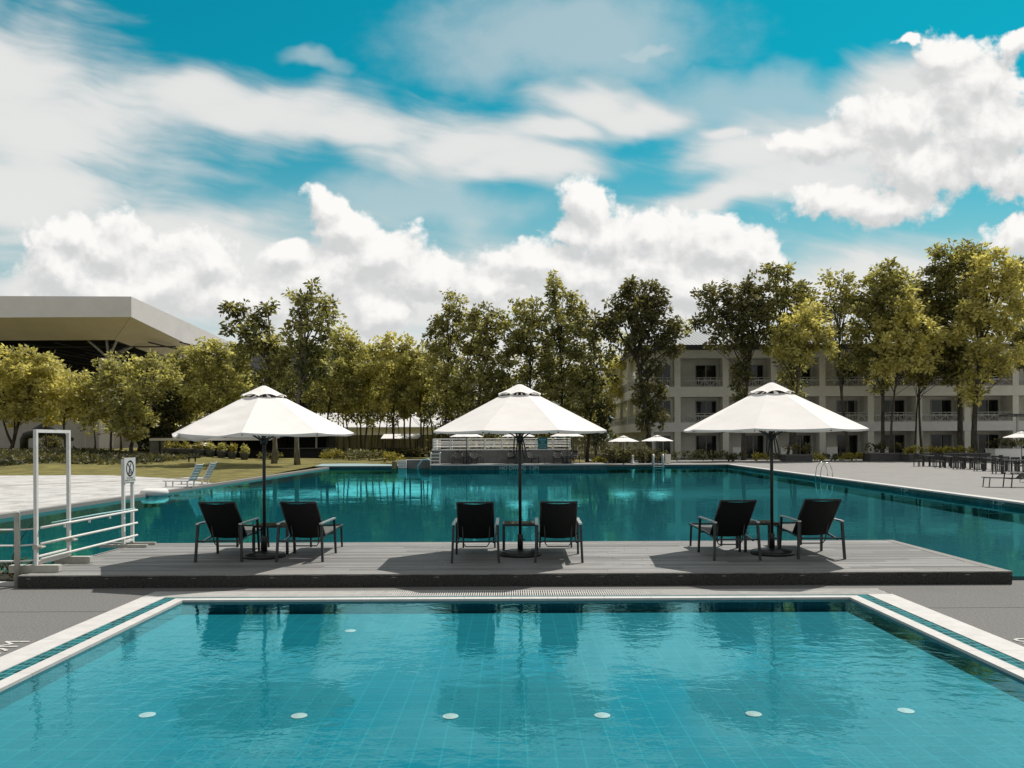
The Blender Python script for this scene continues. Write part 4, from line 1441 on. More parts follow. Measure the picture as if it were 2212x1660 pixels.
def dining_chair(label, loc, rz, group):
    t = thing('dining_chair', label, 'chair', loc, rz, group)
    b = MB(); b.box(-0.23, 0.23, -0.23, 0.23, 0.42, 0.455); b.build('seat', MT['seat_sling'], t)
    b = MB()
    for i in range(5):
        b.box(-0.2 + 0.09 * i, -0.16 + 0.09 * i, -0.25, -0.225, 0.52, 0.80)
    b.box(-0.23, 0.23, -0.255, -0.22, 0.80, 0.88)
    b.build('backrest', MT['grey_metal'], t)
    for sx in (-1, 1):
        l = MB(); l.bar((sx * 0.215, -0.235, 0), (sx * 0.215, -0.235, 0.86), 0.045); l.build('leg', MT['grey_metal'], t)
        l = MB(); l.bar((sx * 0.215, 0.215, 0), (sx * 0.215, 0.215, 0.62), 0.045); l.build('leg', MT['grey_metal'], t)
        l = MB(); l.box(sx * 0.215 - 0.025, sx * 0.215 + 0.025, -0.21, 0.24, 0.62, 0.645); l.build('armrest', MT['grey_metal'], t)
    return t


tabs = [(2022, 1008, 'farthest dining table, by the lighter grey planter'), (2070, 1011, 'second dining table from the planter, long dark top'),
        (2112, 1014, 'dining table in the middle of the outdoor set'), (2160, 1018, 'dining table before the pale stone planter'), (2205, 1024, 'nearest dining table at the right edge')]
DT = DC = None
rnd = random.Random(8)
for i, (px_, py_, lb) in enumerate(tabs):
    p = P(px_, py_, 0.1)
    lb = 'dark ' + lb
    if DT is None:
        DT = dining_table(lb, p, R(4), 'outdoor dining tables on the terrace')
    else:
        dup(DT, p, R(rnd.uniform(-6, 6)), lb)
    cl = ['dark slatted chair around the ' + lb.replace('dark ', '', 1)] * 4
    cl = ['dark slatted chair at the pool side of the ', 'dark slatted chair at the hotel side of the ', 'dark slatted chair at the left end of the ', 'dark slatted chair at the right end of the ']
    short = ['farthest dining table', 'second dining table', 'middle dining table', 'table before the pale planter', 'nearest dining table'][i]
    for (dx, dy, rz), c_ in zip(((-0.25, -0.72, 0), (0.3, 0.72, 180), (-1.15, 0.05, -90), (1.15, -0.1, 90)), cl):
        q = p + Vector((dx, dy, 0))
        if DC is None:
            DC = dining_chair(c_ + short, q, R(rz), 'outdoor dining chairs on the terrace')
        else:
            dup(DC, q, R(rz + rnd.uniform(-12, 12)), c_ + short)
dup(L0, P(2230, 1053, 0.1), R(82), 'dark lounger cut by the right edge, on the terrace beside the pool bank', 'lounger on the right terrace')
PR = dup(PF, (PX(2207, 990, 61).x, 61, 0.1), R(10), 'white parasol cut by the right edge of the photo', 'white parasols on the right terrace')
PR = dup(PF, (PX(1347, 990, 62.9).x, 62.9, -0.08), R(10), 'white parasol before the side of the hotel, nearer the slat fence', 'white parasols below the hotel corner')
PR = dup(PF, (PX(1420, 990, 62.9).x, 62.9, -0.05), R(-8), 'white parasol before the first hotel column', 'white parasols below the hotel corner')
t = thing('pergola', 'flat slatted pergola roof on a post at the right edge before the hotel', 'pergola', (PX(2207, 990, 70).x, 70, 0.1))
b = MB()
for i in range(8):
    b.box(-1.4 + 0.42 * i, -1.25 + 0.42 * i, -1, 1.0, 3.95, 4.05)
b.box(-1.6, 2.2, -0.7, -0.6, 3.83, 3.949); b.box(-1.6, 2.2, 0.6, 0.7, 3.83, 3.949)
b.build('roof', MT['grey_roof'], t)
b = MB(); b.bar((-0.35, 0, 0), (-0.35, 0, 3.83), 0.14); b.build('post', MT['rail'], t)
b = MB(); b.bar((1.9, 0, 0), (1.9, 0, 3.83), 0.14); b.build('post', MT['rail'], t)
for i in range(8):
    dup(DC, (hx[i] + 2.75, HY0 + 1.2, 0.1), R(200 - 17 * (i % 3)), 'dark patio chair before the %s ground-floor room from the hotel corner' % ('first', 'second', 'third', 'fourth', 'fifth', 'sixth', 'seventh', 'eighth')[i], 'patio chairs along the hotel')
# slat fence, hedges right of the terrace
t = thing('slat_fence', 'weathered vertical slat fence between the terrace and the hotel', 'fence', (0, 74, 0.0))
x0, x1 = PX(1236, 980, 74).x, PX(1345, 980, 74).x
b = MB(); x = x0
while x < x1:
    b.box(x, x + 0.09, 0, 0.025, 0.2, 2.25 + 0.03 * math.sin(x * 7)); x += 0.135
b.build('slats', MT['fence'], t)
b = MB(); b.box(x0, x1, 0.03, 0.08, 0.6, 0.7); b.box(x0, x1, 0.03, 0.08, 1.8, 1.9); b.build('rail', MT['fence'], t)
hs = ((1295, 12, 'leaf_flower', 0.55, 0.5, 1.0, 0.5, 'small yellow shrub at the right end of the terrace ledge'), (1325, 3, 'leaf_dark', 0.5, 1.3, 1.0, 1.35, 'dark rounded hedge left of the white pedestal'),
      (1352, 5, 'leaf_dark', 0.35, 0.9, 1.0, 1.2, 'dark rounded hedge below the slat-fence parasol'), (1392, 7, 'leaf_dark', 0.35, 1.0, 1.0, 1.35, 'dark rounded hedge right of the white pedestal'),
      (1425, 9, 'leaf_dark', 0.3, 0.9, 1.0, 1.0, 'dark low hedge behind the white ladder rails'))
for px_, sd_, m_, tn, rx, ry, rz_, lb in hs:
    shrub('hedge_bush', lb, 'bush', (PX(px_, 985, 66).x, 66.5, 0.05), rx, ry, rz_, m_, tn, 40, 26, 0.2, sd_)

#%%LEFT
# ------------------------------------------------------------------ sports hall
HYH = 105.0
t = hall = thing('sports_hall', 'huge hall with a folded white roof edge over a dark open side', 'hall building', (0, 0, 0))
c1 = PX(283, 641, HYH); c1b = PX(283, 685, HYH)
c0 = PX(-500, 638, HYH); c0b = PX(-500, 689, HYH)
e1 = PX(500, 741, HYH + 22); e1b = PX(500, 790, HYH + 22)
b = MB(); b.slab([c0b, c1b, c1, c0], (0, 0.5, 0)); b.build('front_fascia', MT['hall_panel'], hall)
b = MB(); b.slab([c1b + Vector((0.03, 0, 0)), e1b, e1, c1 + Vector((0.03, 0, 0))], (-0.3, 0.5, 0)); b.build('side_fascia', MT['hall_panel'], hall)
i0, i1, i2 = PX(-500, 738, HYH + 6), PX(247, 735, HYH + 6), PX(470, 818, HYH + 26)
b = MB(); b.slab([c0b + Vector((0, .3, .05)), i0, i1, c1b + Vector((-.2, .3, .05))], (0, 0.05, 0.15)); b.build('front_soffit', MT['hall_soffit'], hall)
b = MB(); b.slab([c1b + Vector((-.15, .3, .05)), i1 + Vector((0.05, 0, 0)), i2, e1b + Vector((-.2, .3, 0.05))], (-0.02, 0.05, 0.15)); b.build('side_soffit', MT['hall_soffit'], hall)
b = MB(); b.slab([c0 + Vector((0, .5, -.05)), c1 + Vector((-.1, .5, -.05)), e1 + Vector((-0.3, .5, -.05)), e1 + Vector((-30, 40, 0)), c0 + Vector((0, 75, 3))], (0, 0, -0.4)); b.build('roof', MT['hall_panel'], hall)
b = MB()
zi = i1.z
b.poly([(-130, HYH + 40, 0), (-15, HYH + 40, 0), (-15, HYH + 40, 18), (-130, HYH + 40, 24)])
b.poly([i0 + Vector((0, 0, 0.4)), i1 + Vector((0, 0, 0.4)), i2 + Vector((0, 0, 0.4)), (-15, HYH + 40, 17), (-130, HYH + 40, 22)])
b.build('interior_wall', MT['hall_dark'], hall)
tr = MB()
rnd = random.Random(4)
for i in range(14):
    x = -95 + 4.4 * i
    tr.tube([(x, HYH + 7, zi - 0.2), (x + 14, HYH + 38, zi - 3.2)], 0.11, 5)
    tr.tube([(x, HYH + 7, zi - 1.6), (x + 14, HYH + 38, zi - 4.4)], 0.09, 5)
for k in range(4):
    y = HYH + 9 + 7 * k
    tr.tube([(-100, y, zi - 0.6 - k * .5), (-48 + k * 3, y, zi - 0.6 - k * .5)], 0.1, 5)
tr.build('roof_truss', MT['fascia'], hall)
cb = PX(235, 775, HYH + 7)
b = MB(); b.box(cb.x - 1.0, cb.x + 1.0, HYH + 6.2, HYH + 8.2, 0.5, cb.z); b.build('column', MT['hall_soffit'], hall)
for dx, dy, dz in ((-2.9, 0, 2.6), (-0.3, 0, 2.6), (1.6, -0.5, 2.9), (2.6, 2.5, 2.2), (-1.5, 4, 2.4), (1.0, 4, 2.4)):
    b = MB(); b.tube([(cb.x, HYH + 7, cb.z), (cb.x + dx, HYH + 7 + dy, cb.z + dz)], 0.17, 8); b.build('strut', MT['steel'], hall)
b = MB(); w1 = PX(345, 893, HYH + 8); b.box(-130, w1.x, HYH + 8.3, HYH + 8.9, 0, w1.z); b.build('lower_wall', MT['hall_wall'], hall)
b = MB()
for k in range(12):
    x = w1.x - 0.3 - 5.2 * k
    b.box(x - 0.04, x + 0.04, HYH + 8.26, HYH + 8.299, 0, w1.z)
b.build('wall_joint', MT['hall_soffit'], hall)

# white low building and boundary wall behind the grove
wy = 118.0
t = thing('low_building', 'long low building with a white roof edge behind the slender trees', 'building', (0, wy, 0))
a0, a1 = PX(400, 925, wy), PX(965, 925, wy)
b = MB(); b.box(a0.x, a1.x, 0, 12, 0, a1.z); b.build('wall', MT['render_grey'], t)
zt = PX(700, 903, wy).z
b = MB(); b.slab([(a0.x - 1, -1.2, a1.z + .02), (a1.x + 1, -1.2, a1.z + 0.02), (a1.x + 1, 4, zt + .7), (a0.x - 1, 4, zt + .7)], (0, 0.05, 0.16)); b.build('roof', MT['plastic'], t)
b = MB()
for k in range(9):
    x = a0.x + 3 + 4.1 * k
    b.box(x, x + 1.5, -0.03, -0.004, 0.9, 2.4)
b.build('window', MT['glass'], t)
by = 100.0
b = MB(); a0, a1 = PX(685, 950, by), PX(1010, 950, by); b.box(a0.x, a1.x, 0, 0.25, 0, PX(800, 940, by).z)
o = b.build('boundary_wall', M('mossy_wall', (0.2, 0.19, 0.12), (0.09, 0.088, 0.05), 0.7, 0.9, stretch=(3, 1, 0.4)), None, False, (0, by, 0)); tag(o, 'streaked mossy boundary wall behind the slender trunks', 'wall')
t = thing('shelter', 'small lean-to with a pale roof sheet behind the trunks left of the terrace', 'shelter', (PX(865, 980, 88).x, 88, 0.3))
b = MB(); b.slab([(-2.0, -1, 1.95), (2.0, -1, 1.95), (2.3, 1.2, 2.45), (-2.0, 1.2, 2.45)], (0, 0, 0.06)); b.build('roof', MT['hall_panel'], t)
for x in (-1.8, 1.8):
    for y in (-0.8, 1.0):
        b = MB(); b.bar((x, y, 0), (x, y, 2.0 if y < 0 else 2.4), 0.1); b.build('post', MT['dark_wood'], t)
b = MB(); b.box(-2.6, 2.6, -0.4, 0.4, 0, 0.95); b.build('counter', MT['dark_wood'], t)

# ------------------------------------------------------------------ pavilion on the left
PY = 76.0
x0, x1 = PX(350, 980, PY).x, PX(585, 980, PY).x
t = thing('pavilion', 'dark flat-roofed open pavilion on the lawn left of the wrinkled parasol', 'pavilion', (0, PY, 0.25))
zb = PX(460, 950, PY).z - 0.25
b = MB(); b.slab([(x0 - .3, -1.2, zb - 0.10), (x1 + .3, -1.2, zb - 0.10), (x1 + .3, 5.0, zb + 0.35), (x0 - .3, 5.0, zb + 0.35)], (0, 0, 0.12)); b.build('roof', MT['grey_roof'], t)
b = MB(); b.box(x0 - .3, x1 + .3, -1.26, -1.2, zb + 0.0, zb + 0.30); b.build('fascia', MT['dark_wood'], t)
b = MB(); b.box(x0 - .6, x1 + .3, -1.34, -1.262, zb - 0.09, zb + 0.15); b.build('eave_board', MT['render_grey'], t)
b = MB(); b.box(x0, x1, 5.0, 5.1, 0, zb + .3); b.box(x0 + 0.2, x0 + 1.6, -0.6, -0.5, 0, zb - .12); b.build('back_wall', MT['dark_wood'], t)
for k in range(6):
    b = MB(); x = x0 + 0.2 + (x1 - x0 - .4) * k / 5; b.bar((x, -0.9, 0), (x, -0.9, zb - .05), 0.13); b.build('post', MT['dark_wood'], t)
b = MB(); b.box(x0 + 2.0, x1, 1.0, 1.3, 0, 0.95); b.build('counter', MT['dark_wood'], t)
b = MB(); b.box(-0.75, 0.75, 0, 0.2, -0.5, 1.65)
o = b.build('panel_wall', MT['wall'], None, False, (PX(349, 980, PY).x, PY - 0.9, 0.5)); tag(o, 'pale grey free-standing wall at the left end of the pavilion', 'wall')
t = thing('kiosk', 'dark timber kiosk with a pale counter behind the two tall trunks', 'kiosk', (PX(655, 980, 80).x, 80, 0.3))
b = MB(); b.box(-2.6, 2.6, 0, 3, 0, 1.0); b.box(-2.6, 2.6, 2.4, 3, 1.002, 2.6); b.box(-2.6, -2.3, 0, 2.4, 1.002, 2.6); b.box(2.3, 2.6, 0, 2.4, 1.002, 2.6); b.build('wall', MT['dark_wood'], t)
b = MB(); b.box(-2.7, 2.7, -0.25, 0.3, 1.004, 1.08); b.build('counter', MT['grey_roof'], t)
b = MB(); b.slab([(-3, -1, 2.35), (3.2, -1, 2.2), (3.2, 3.3, 2.7), (-3, 3.3, 2.85)], (0, 0, 0.12)); b.build('roof', MT['grey_roof'], t)
b = MB(); b.bar((1.3, 0.1, 1.08), (1.3, 0.1, 2.35), 0.16); b.build('post', MT['frame'], t)
t = dup(PF, (PX(438, 985, 73).x, 73, 0.25), 0, 'greyish parasol in the shade before the dark pavilion', 'parasol at the pavilion')
t.scale = (0.9, 0.9, 0.72)
# potted plants before the pavilion
pots = ((372, 0.9, 0.0), (402, 1.0, 0.0), (431, 0.62, 0.0), (454, 0.42, 0.1), (478, 0.42, 0.1), (501, 0.40, 0.1), (528, 0.40, 0.0))
for i, (px_, w, dz) in enumerate(pots):
    yy = 71.5
    c = Vector((PX(px_, 985, yy).x, yy, terrain_z(PX(px_, 985, yy).x, yy)))
    t = thing('potted_plant', ['wide dark trough of yellow plants at the left end of the pavilion front', 'wide dark trough of yellow plants beside the end trough', 'rounded dark bowl with yellow leaves left of the shade parasol',
                               'dark pot with mixed leaves below the shade parasol', 'dark pot right of the shade parasol, dark leaves', 'dark pot with tall yellow leaves, second from the right', 'rightmost dark pot before the pavilion'][i], 'potted plant', c, 0, 'dark pots before the pavilion')
    b = MB(); b.lathe([(w * 0.72, 0), (w * 0.95, 0.5), (w, 0.62), (w * 0.93, 0.62), (w * 0.9, 0.55)], seg=16); b.build('pot', MT['planter'], t, True)
    shrub('foliage', None, None, (0, 0, 0.5), w * 0.9, w * 0.7, 0.75, 'leaf_flower' if i in (0, 1, 2, 5) else 'leaf_olive', 0.6, 14, 16, 0.2, 60 + i, parent=t)
# bench posts on the lawn
c = P(415, 1017, 0.1)
t = thing('lawn_stand', 'low dark two-legged stand on the sunlit lawn', 'stand', (P(415, 1008, 0.1).x, P(415, 1008, 0.1).y, 0.05))
for x in (-0.25, 0.25):
    b = MB(); b.bar((x, 0, 0), (x, 0, 0.75), 0.09); b.build('leg', MT['dark_wood'], t)
b = MB(); b.box(-0.4, 0.4, -0.15, 0.15, 0.75, 0.8); b.build('top', MT['dark_wood'], t)
# tube slide on the far left
ty = 90.0
pts = [PX(52, 975, ty), PX(52, 950, ty), PX(56, 942, ty), PX(66, 939, ty), PX(84, 938, ty)]
t = thing('tube_slide', 'black bent tube of a water slide before the hall wall', 'water slide', pts[0])
b = MB(); b.tube([p - pts[0] for p in pts], 0.45, 12); b.build('tube', MT['slide'], t, True)
q = [PX(80, 936, ty), PX(95, 928, ty), PX(112, 932, ty), PX(138, 942, ty), PX(158, 950, ty)]
b = MB(); b.tube([p - pts[0] for p in q], [0.7, 0.8, 0.65, 0.4, 0.2], 10); b.build('chute', MT['slide'], t, True)

# beds along the far lawn
for i, (p0, p1, Y, h, m_, tn, lb) in enumerate((
        (690, 740, 66.5, 0.7, 'leaf_flower', 0.55, 'yellow bedding on the far lawn right of the two tall trunks'),
        (742, 800, 66.5, 0.75, 'leaf_grey', 0.5, 'pale bedding in the middle of the far lawn edge'),
        (802, 828, 66.5, 0.9, 'leaf_dark', 0.6, 'dark bedding at the far kerb beside the brown stump trunk'),
        (830, 866, 63.0, 0.75, 'leaf_flower', 0.6, 'bushy yellow bedding hanging over the far pool edge'),
        (560, 600, 72.0, 0.5, 'leaf_dark', 0.5, 'dark bedding at the foot of the tall sparse tree'),
        (690, 800, 74.0, 0.8, 'leaf_dark', 0.3, 'long dark hedge strip behind the yellow bedding'),
        (800, 925, 80.0, 0.8, 'leaf_dark', 0.3, 'long dark hedge strip behind the slender trunks'))):
    x0, x1 = PX(p0, 990, Y).x, PX(p1, 990, Y).x
    bed('bedding', lb, 'bedding plants', x0, x1, Y, Y + 1.6, terrain_z((x0 + x1) / 2, Y), h, m_, tn, 80 + i, 6, 0.28)

# rough plants covering the bank on the left
rng = np.random.default_rng(515)
n = 2600
bx, by_ = rng.uniform(-62, -27, n), rng.uniform(52.5, 69, n)
keep = (by_ > 53.5 + 2.2 * np.sin(bx * 0.5) + np.maximum(0, (bx + 36) * 0.9))
bx, by_ = bx[keep], by_[keep]
pts = np.array([(x, y, terrain_z(x, y) + 0.08) for x, y in zip(bx, by_)])
o = leaves_mesh('bank_cover', pts, 0.28, 11, 0.3, MT['leaf_dark'], rng, 0.22 + 0.3 * np.sin(bx * 0.4) * np.sin(by_ * 0.7) + rng.normal(size=len(bx)) * 0.12, -0.3, None, 0.5)  # tree shadow on the bank put into the dark leaf colour
o['kind'] = 'stuff'
tag(o, 'olive ground plants covering the shaded bank behind the sand', 'ground cover')
# distant wooded horizon
n = 5200
bx, by_ = rng.uniform(-170, 210, n), rng.uniform(150, 166, n)
hz = 7.0 + 2.0 * np.sin(bx * 0.13) + 1.6 * np.sin(bx * 0.31 + 2)
pts = np.stack([bx, by_, hz * rng.random(n) ** 0.7], 1)
o = leaves_mesh('distant_wood', pts, 1.3, 12, 1.0, MT['leaf_olive'], rng, 0.35 + rng.normal(size=n) * 0.15, 0.1)
o['kind'] = 'stuff'
tag(o, 'distant band of trees closing the horizon behind the buildings', 'wood')

#%%TREES
# ------------------------------------------------------------------ trees
S = 100
def T(label, xb, Y, lobes, tint, tr=0.16, mat='leaf_olive', **kw):
    global S
    S += 1
    return make_tree(label, xb, Y, lobes, tint, tr, mat, seed=S, **kw)


T('rounded yellow-green tree with a forked trunk at the left edge', 22, 71, [(15, 795, 70, 42), (70, 820, 55, 55), (15, 865, 60, 45), (95, 790, 35, 28), (60, 885, 40, 22)], 0.6, 0.17, 'leaf_yellow', fork=True, density=1.1)
T('bright yellow-green tree right of the forked one, thin straight trunk', 100, 74, [(110, 825, 42, 38), (95, 865, 40, 38), (125, 890, 30, 20)], 0.75, 0.09, 'leaf_yellow', density=1.1)
T('bright yellow-green tree before the dark hall opening, above the gate frame', 142, 71, [(150, 840, 40, 36), (165, 865, 25, 28), (140, 888, 35, 22), (180, 855, 12, 12)], 0.8, 0.12, 'leaf_yellow', density=1.15)
T('olive tree under the hall column', 240, 72, [(250, 798, 42, 32), (235, 850, 38, 42), (275, 860, 38, 40), (225, 905, 28, 26)], 0.5, 0.12, density=1.15)
T('olive tree right of the hall column with a thick shaded trunk', 283, 70, [(325, 805, 46, 36), (300, 860, 45, 45), (300, 915, 40, 30)], 0.45, 0.17, density=1.15)
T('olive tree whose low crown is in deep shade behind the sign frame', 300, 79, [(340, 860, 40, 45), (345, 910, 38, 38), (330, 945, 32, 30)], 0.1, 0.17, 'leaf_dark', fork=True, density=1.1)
T('wide olive tree overlapping the end of the hall roof', 400, 82, [(380, 800, 40, 38), (415, 790, 40, 36), (400, 855, 52, 50), (385, 910, 40, 30)], 0.45, 0.14, density=1.1)
T('yellow-olive tree left of the sparse tall tree', 455, 80, [(450, 765, 34, 26), (475, 785, 50, 42), (460, 845, 55, 50), (500, 830, 40, 45)], 0.55, 0.14, density=1.1)
T('tall sparse tree with a thin reaching left branch', 592, 63, [(497, 672, 10, 10), (520, 665, 10, 9), (507, 700, 24, 20), (535, 715, 28, 22), (575, 690, 20, 24), (576, 660, 12, 14), (560, 735, 40, 26), (590, 720, 20, 20), (560, 785, 55, 40), (590, 840, 45, 40)], 0.25, 0.2, bark='bark_pale', density=0.95, n_per=40)
T('tallest tree of the left clump, bare pale trunk beside the wrinkled parasol', 642, 61.5, [(668, 626, 24, 17), (652, 650, 28, 20), (690, 655, 26, 20), (708, 675, 22, 14), (645, 678, 14, 16), (685, 690, 34, 20), (660, 720, 44, 26), (640, 760, 52, 36), (680, 775, 44, 38), (630, 810, 48, 40)], 0.3, 0.2, bark='bark_pale', density=0.95, n_per=40)
T('olive tree just right of the tallest tree', 705, 84, [(735, 728, 34, 24), (760, 748, 30, 26), (735, 790, 52, 44), (715, 850, 48, 48)], 0.5, 0.13)
T('olive tree in the dip of the tree line, left side', 788, 86, [(795, 772, 40, 26), (775, 810, 35, 38), (810, 835, 42, 42), (790, 885, 42, 30)], 0.55, 0.12)
T('yellow-olive tree in the dip of the tree line, middle', 850, 84, [(860, 752, 40, 24), (850, 800, 42, 42), (875, 830, 35, 42), (850, 882, 40, 30)], 0.6, 0.12, 'leaf_yellow')
T('yellow-olive tree in the dip of the tree line, right side', 905, 83, [(905, 770, 40, 30), (920, 820, 38, 40), (900, 870, 42, 36)], 0.5, 0.12)
T('tall olive tree with a round top knob left of the middle parasol', 960, 78, [(985, 652, 24, 22), (965, 685, 28, 24), (1005, 690, 25, 22), (945, 730, 30, 30), (990, 745, 45, 38), (960, 800, 42, 42), (985, 850, 40, 40)], 0.42, 0.16)
T('broad olive tree behind the left half of the middle parasol', 1035, 76, [(1045, 685, 36, 26), (1030, 725, 38, 34), (1075, 730, 35, 36), (1055, 785, 48, 45), (1025, 840, 48, 45), (1075, 850, 35, 40)], 0.35, 0.17)
T('dense olive tree behind the right half of the middle parasol', 1140, 77, [(1140, 668, 34, 26), (1120, 715, 36, 40), (1160, 735, 45, 45), (1125, 790, 45, 45), (1165, 835, 48, 45)], 0.4, 0.17)
T('tallest centre tree with a thin pointed leader', 1212, 76, [(1196, 603, 6, 13), (1197, 632, 12, 18), (1215, 652, 34, 24), (1245, 675, 34, 28), (1210, 705, 45, 38), (1255, 735, 38, 40), (1220, 785, 50, 45), (1250, 840, 48, 42), (1205, 845, 40, 40)], 0.36, 0.18)
T('dark-stemmed tree leafing down to the ground left of the hotel', 1268, 74, [(1290, 690, 16, 14), (1300, 740, 26, 34), (1285, 800, 38, 42), (1275, 860, 32, 40), (1270, 905, 22, 28)], 0.22, 0.15)
T('isolated tall tree before the hotel corner, trunk clothed in dark leaves', 1402, 74.5, [(1352, 618, 14, 16), (1378, 628, 26, 22), (1405, 640, 26, 24), (1355, 655, 35, 26), (1395, 680, 45, 32), (1350, 705, 42, 32), (1425, 668, 18, 22), (1320, 690, 22, 22), (1425, 715, 35, 26), (1452, 712, 22, 22), (1462, 740, 14, 16), (1385, 745, 42, 26), (1448, 762, 14, 10), (1405, 795, 22, 18), (1400, 830, 26, 22), (1430, 845, 14, 14), (1398, 870, 26, 26), (1425, 890, 16, 22), (1402, 912, 24, 18)], 0.6, 0.3, 'leaf_dark', density=1.25)
T('pale sunlit small tree in the gap beside the hotel flank', 1300, 92, [(1315, 850, 26, 34), (1300, 890, 26, 34), (1330, 800, 18, 26)], 0.8, 0.1, 'leaf_yellow', z0=0.1)
T('pale sunlit small tree beside the slat fence', 1262, 88, [(1270, 900, 28, 26), (1295, 925, 24, 20), (1255, 935, 22, 16)], 0.6, 0.08, z0=0.1)
T('dark small tree at the slat fence left of the side parasols', 1292, 73, [(1296, 905, 14, 26), (1296, 935, 12, 22)], 0.05, 0.12, 'leaf_dark', z0=0.1)
# right row
T('dark broad tree over the left end of the hotel roof', 1607, 74, [(1532, 638, 22, 20), (1545, 665, 26, 22), (1590, 632, 24, 22), (1632, 618, 20, 18), (1612, 650, 36, 24), (1560, 695, 40, 22), (1520, 690, 16, 14), (1610, 690, 40, 28), (1645, 670, 22, 24), (1575, 730, 44, 20), (1630, 730, 30, 20), (1605, 775, 10, 30), (1604, 825, 14, 22), (1590, 800, 14, 16), (1600, 860, 10, 14)], 0.75, 0.2, 'leaf_dark', z0=0.1, density=1.0, n_per=40)
T('olive tree with tall loose spires, right of the dark broad tree', 1717, 74, [(1665, 578, 9, 12), (1676, 590, 8, 18), (1702, 592, 9, 12), (1698, 618, 14, 22), (1732, 610, 8, 14), (1662, 628, 16, 20), (1712, 640, 32, 22), (1680, 665, 30, 26), (1735, 665, 24, 26), (1705, 705, 38, 28), (1690, 745, 34, 26), (1712, 790, 18, 26), (1700, 830, 16, 18), (1725, 835, 12, 16)], 0.42, 0.18, z0=0.1, density=0.95, n_per=40)
T('yellow-leaved tree in the front row between two olive ones', 1700, 71, [(1745, 685, 34, 28), (1725, 720, 45, 30), (1760, 735, 36, 26), (1710, 755, 36, 22), (1745, 770, 32, 16)], 0.7, 0.11, 'leaf_yellow', z0=0.1, density=1.0)
T('olive tree with a leaning dark trunk before the third hotel bay', 1832, 74, [(1790, 612, 18, 18), (1825, 606, 20, 18), (1805, 635, 34, 24), (1838, 640, 18, 24), (1785, 665, 36, 28), (1822, 685, 34, 28), (1835, 720, 22, 22), (1815, 760, 22, 26), (1840, 770, 16, 18), (1825, 810, 12, 16)], 0.42, 0.17, z0=0.1, density=0.95, n_per=22, lean=-0.5)
T('full olive tree right of the leaning-trunk tree', 1905, 74, [(1880, 780, 34, 24), (1918, 582, 8, 12), (1905, 600, 28, 20), (1940, 605, 26, 22), (1885, 635, 36, 26), (1925, 645, 40, 30), (1862, 665, 30, 24), (1895, 690, 48, 30), (1945, 690, 30, 32), (1880, 735, 34, 24), (1905, 815, 18, 28)], 0.42, 0.19, z0=0.1, density=1.05)
T('bright yellow tree in front of the full olive tree', 1927, 72, [(1960, 660, 28, 30), (1930, 700, 36, 26), (1975, 715, 40, 32), (1935, 745, 44, 26), (1990, 755, 36, 24), (1960, 780, 44, 24), (1915, 790, 24, 16)], 0.75, 0.12, 'leaf_yellow', z0=0.1, density=1.05)
T('great rounded tree, highest of the right row, dark hollow inside', 2077, 75, [(2000, 640, 30, 30), (1990, 690, 28, 30), (2060, 550, 46, 18), (2025, 570, 28, 22), (2100, 560, 36, 22), (2015, 605, 30, 24), (2085, 605, 45, 34), (2050, 650, 46, 40), (2010, 655, 26, 30), (2060, 705, 44, 36), (2050, 760, 40, 34), (2075, 810, 26, 26)], 0.32, 0.28, z0=0.1, density=1.05)
T('bright yellow tree before the great rounded tree', 2106, 71, [(2145, 575, 36, 26), (2170, 610, 36, 30), (2125, 620, 34, 30), (2150, 660, 46, 34), (2105, 680, 32, 26), (2175, 695, 28, 28), (2120, 725, 50, 34), (2155, 765, 46, 30), (2100, 840, 24, 30), (2140, 800, 34, 20)], 0.68, 0.26, 'leaf_yellow', z0=0.1, density=1.0)
T('olive tree cut by the right edge of the photo', 2212, 76, [(2205, 590, 20, 24), (2215, 640, 30, 34), (2210, 700, 28, 32), (2220, 760, 34, 30)], 0.4, 0.18, z0=0.1)
T('slim tree with a straight dark trunk before the fifth hotel column', 1974, 76, [(1985, 810, 26, 26), (1975, 780, 34, 28), (2010, 745, 28, 28)], 0.35, 0.11, z0=0.1)
T('slim tree beside the straight dark trunk, with a white band on its stem', 1990, 76, [(2030, 740, 32, 30), (2030, 795, 36, 30), (2060, 770, 28, 28), (2005, 700, 26, 26)], 0.35, 0.13, z0=0.1)
# background grove, only trunks and leaf masses tell that they are there
rnd = random.Random(77)
grove = []
xs_ = [700, 712, 728, 742, 756, 768, 780, 806, 818, 832, 845, 862, 876, 890, 915, 928, 938, 952, 972, 988, 1012, 1060, 1085, 1110]
for i, xb in enumerate(xs_):
    Y = rnd.uniform(84, 97)
    ty_ = rnd.uniform(775, 825)
    lob = [(xb + rnd.uniform(-18, 18), ty_, 24, 24), (xb + rnd.uniform(-18, 18), ty_ + 38, 30, 28), (xb + rnd.uniform(-14, 14), ty_ + 72, 28, 20)]
    T('slender tree with thin dark trunk in the grove between tall trunks and terrace', xb, Y, lob, rnd.uniform(0.25, 0.6), rnd.uniform(0.07, 0.13), group='slender trees of the grove', density=0.8, n_per=20)
for i, xb in enumerate((205, 262, 330, 352, 372, 430, 520, 545)):
    Y = rnd.uniform(88, 98)
    ty_ = rnd.uniform(800, 835)
    lob = [(xb + rnd.uniform(-12, 12), ty_, 30, 28), (xb + rnd.uniform(-12, 12), ty_ + 45, 34, 32), (xb, ty_ + 85, 30, 24)]
    T('shaded tree filling the back of the left clump under the hall roof', xb, Y, lob, rnd.uniform(0.15, 0.4), 0.11, group='shaded trees behind the left clump', density=0.8, n_per=20)
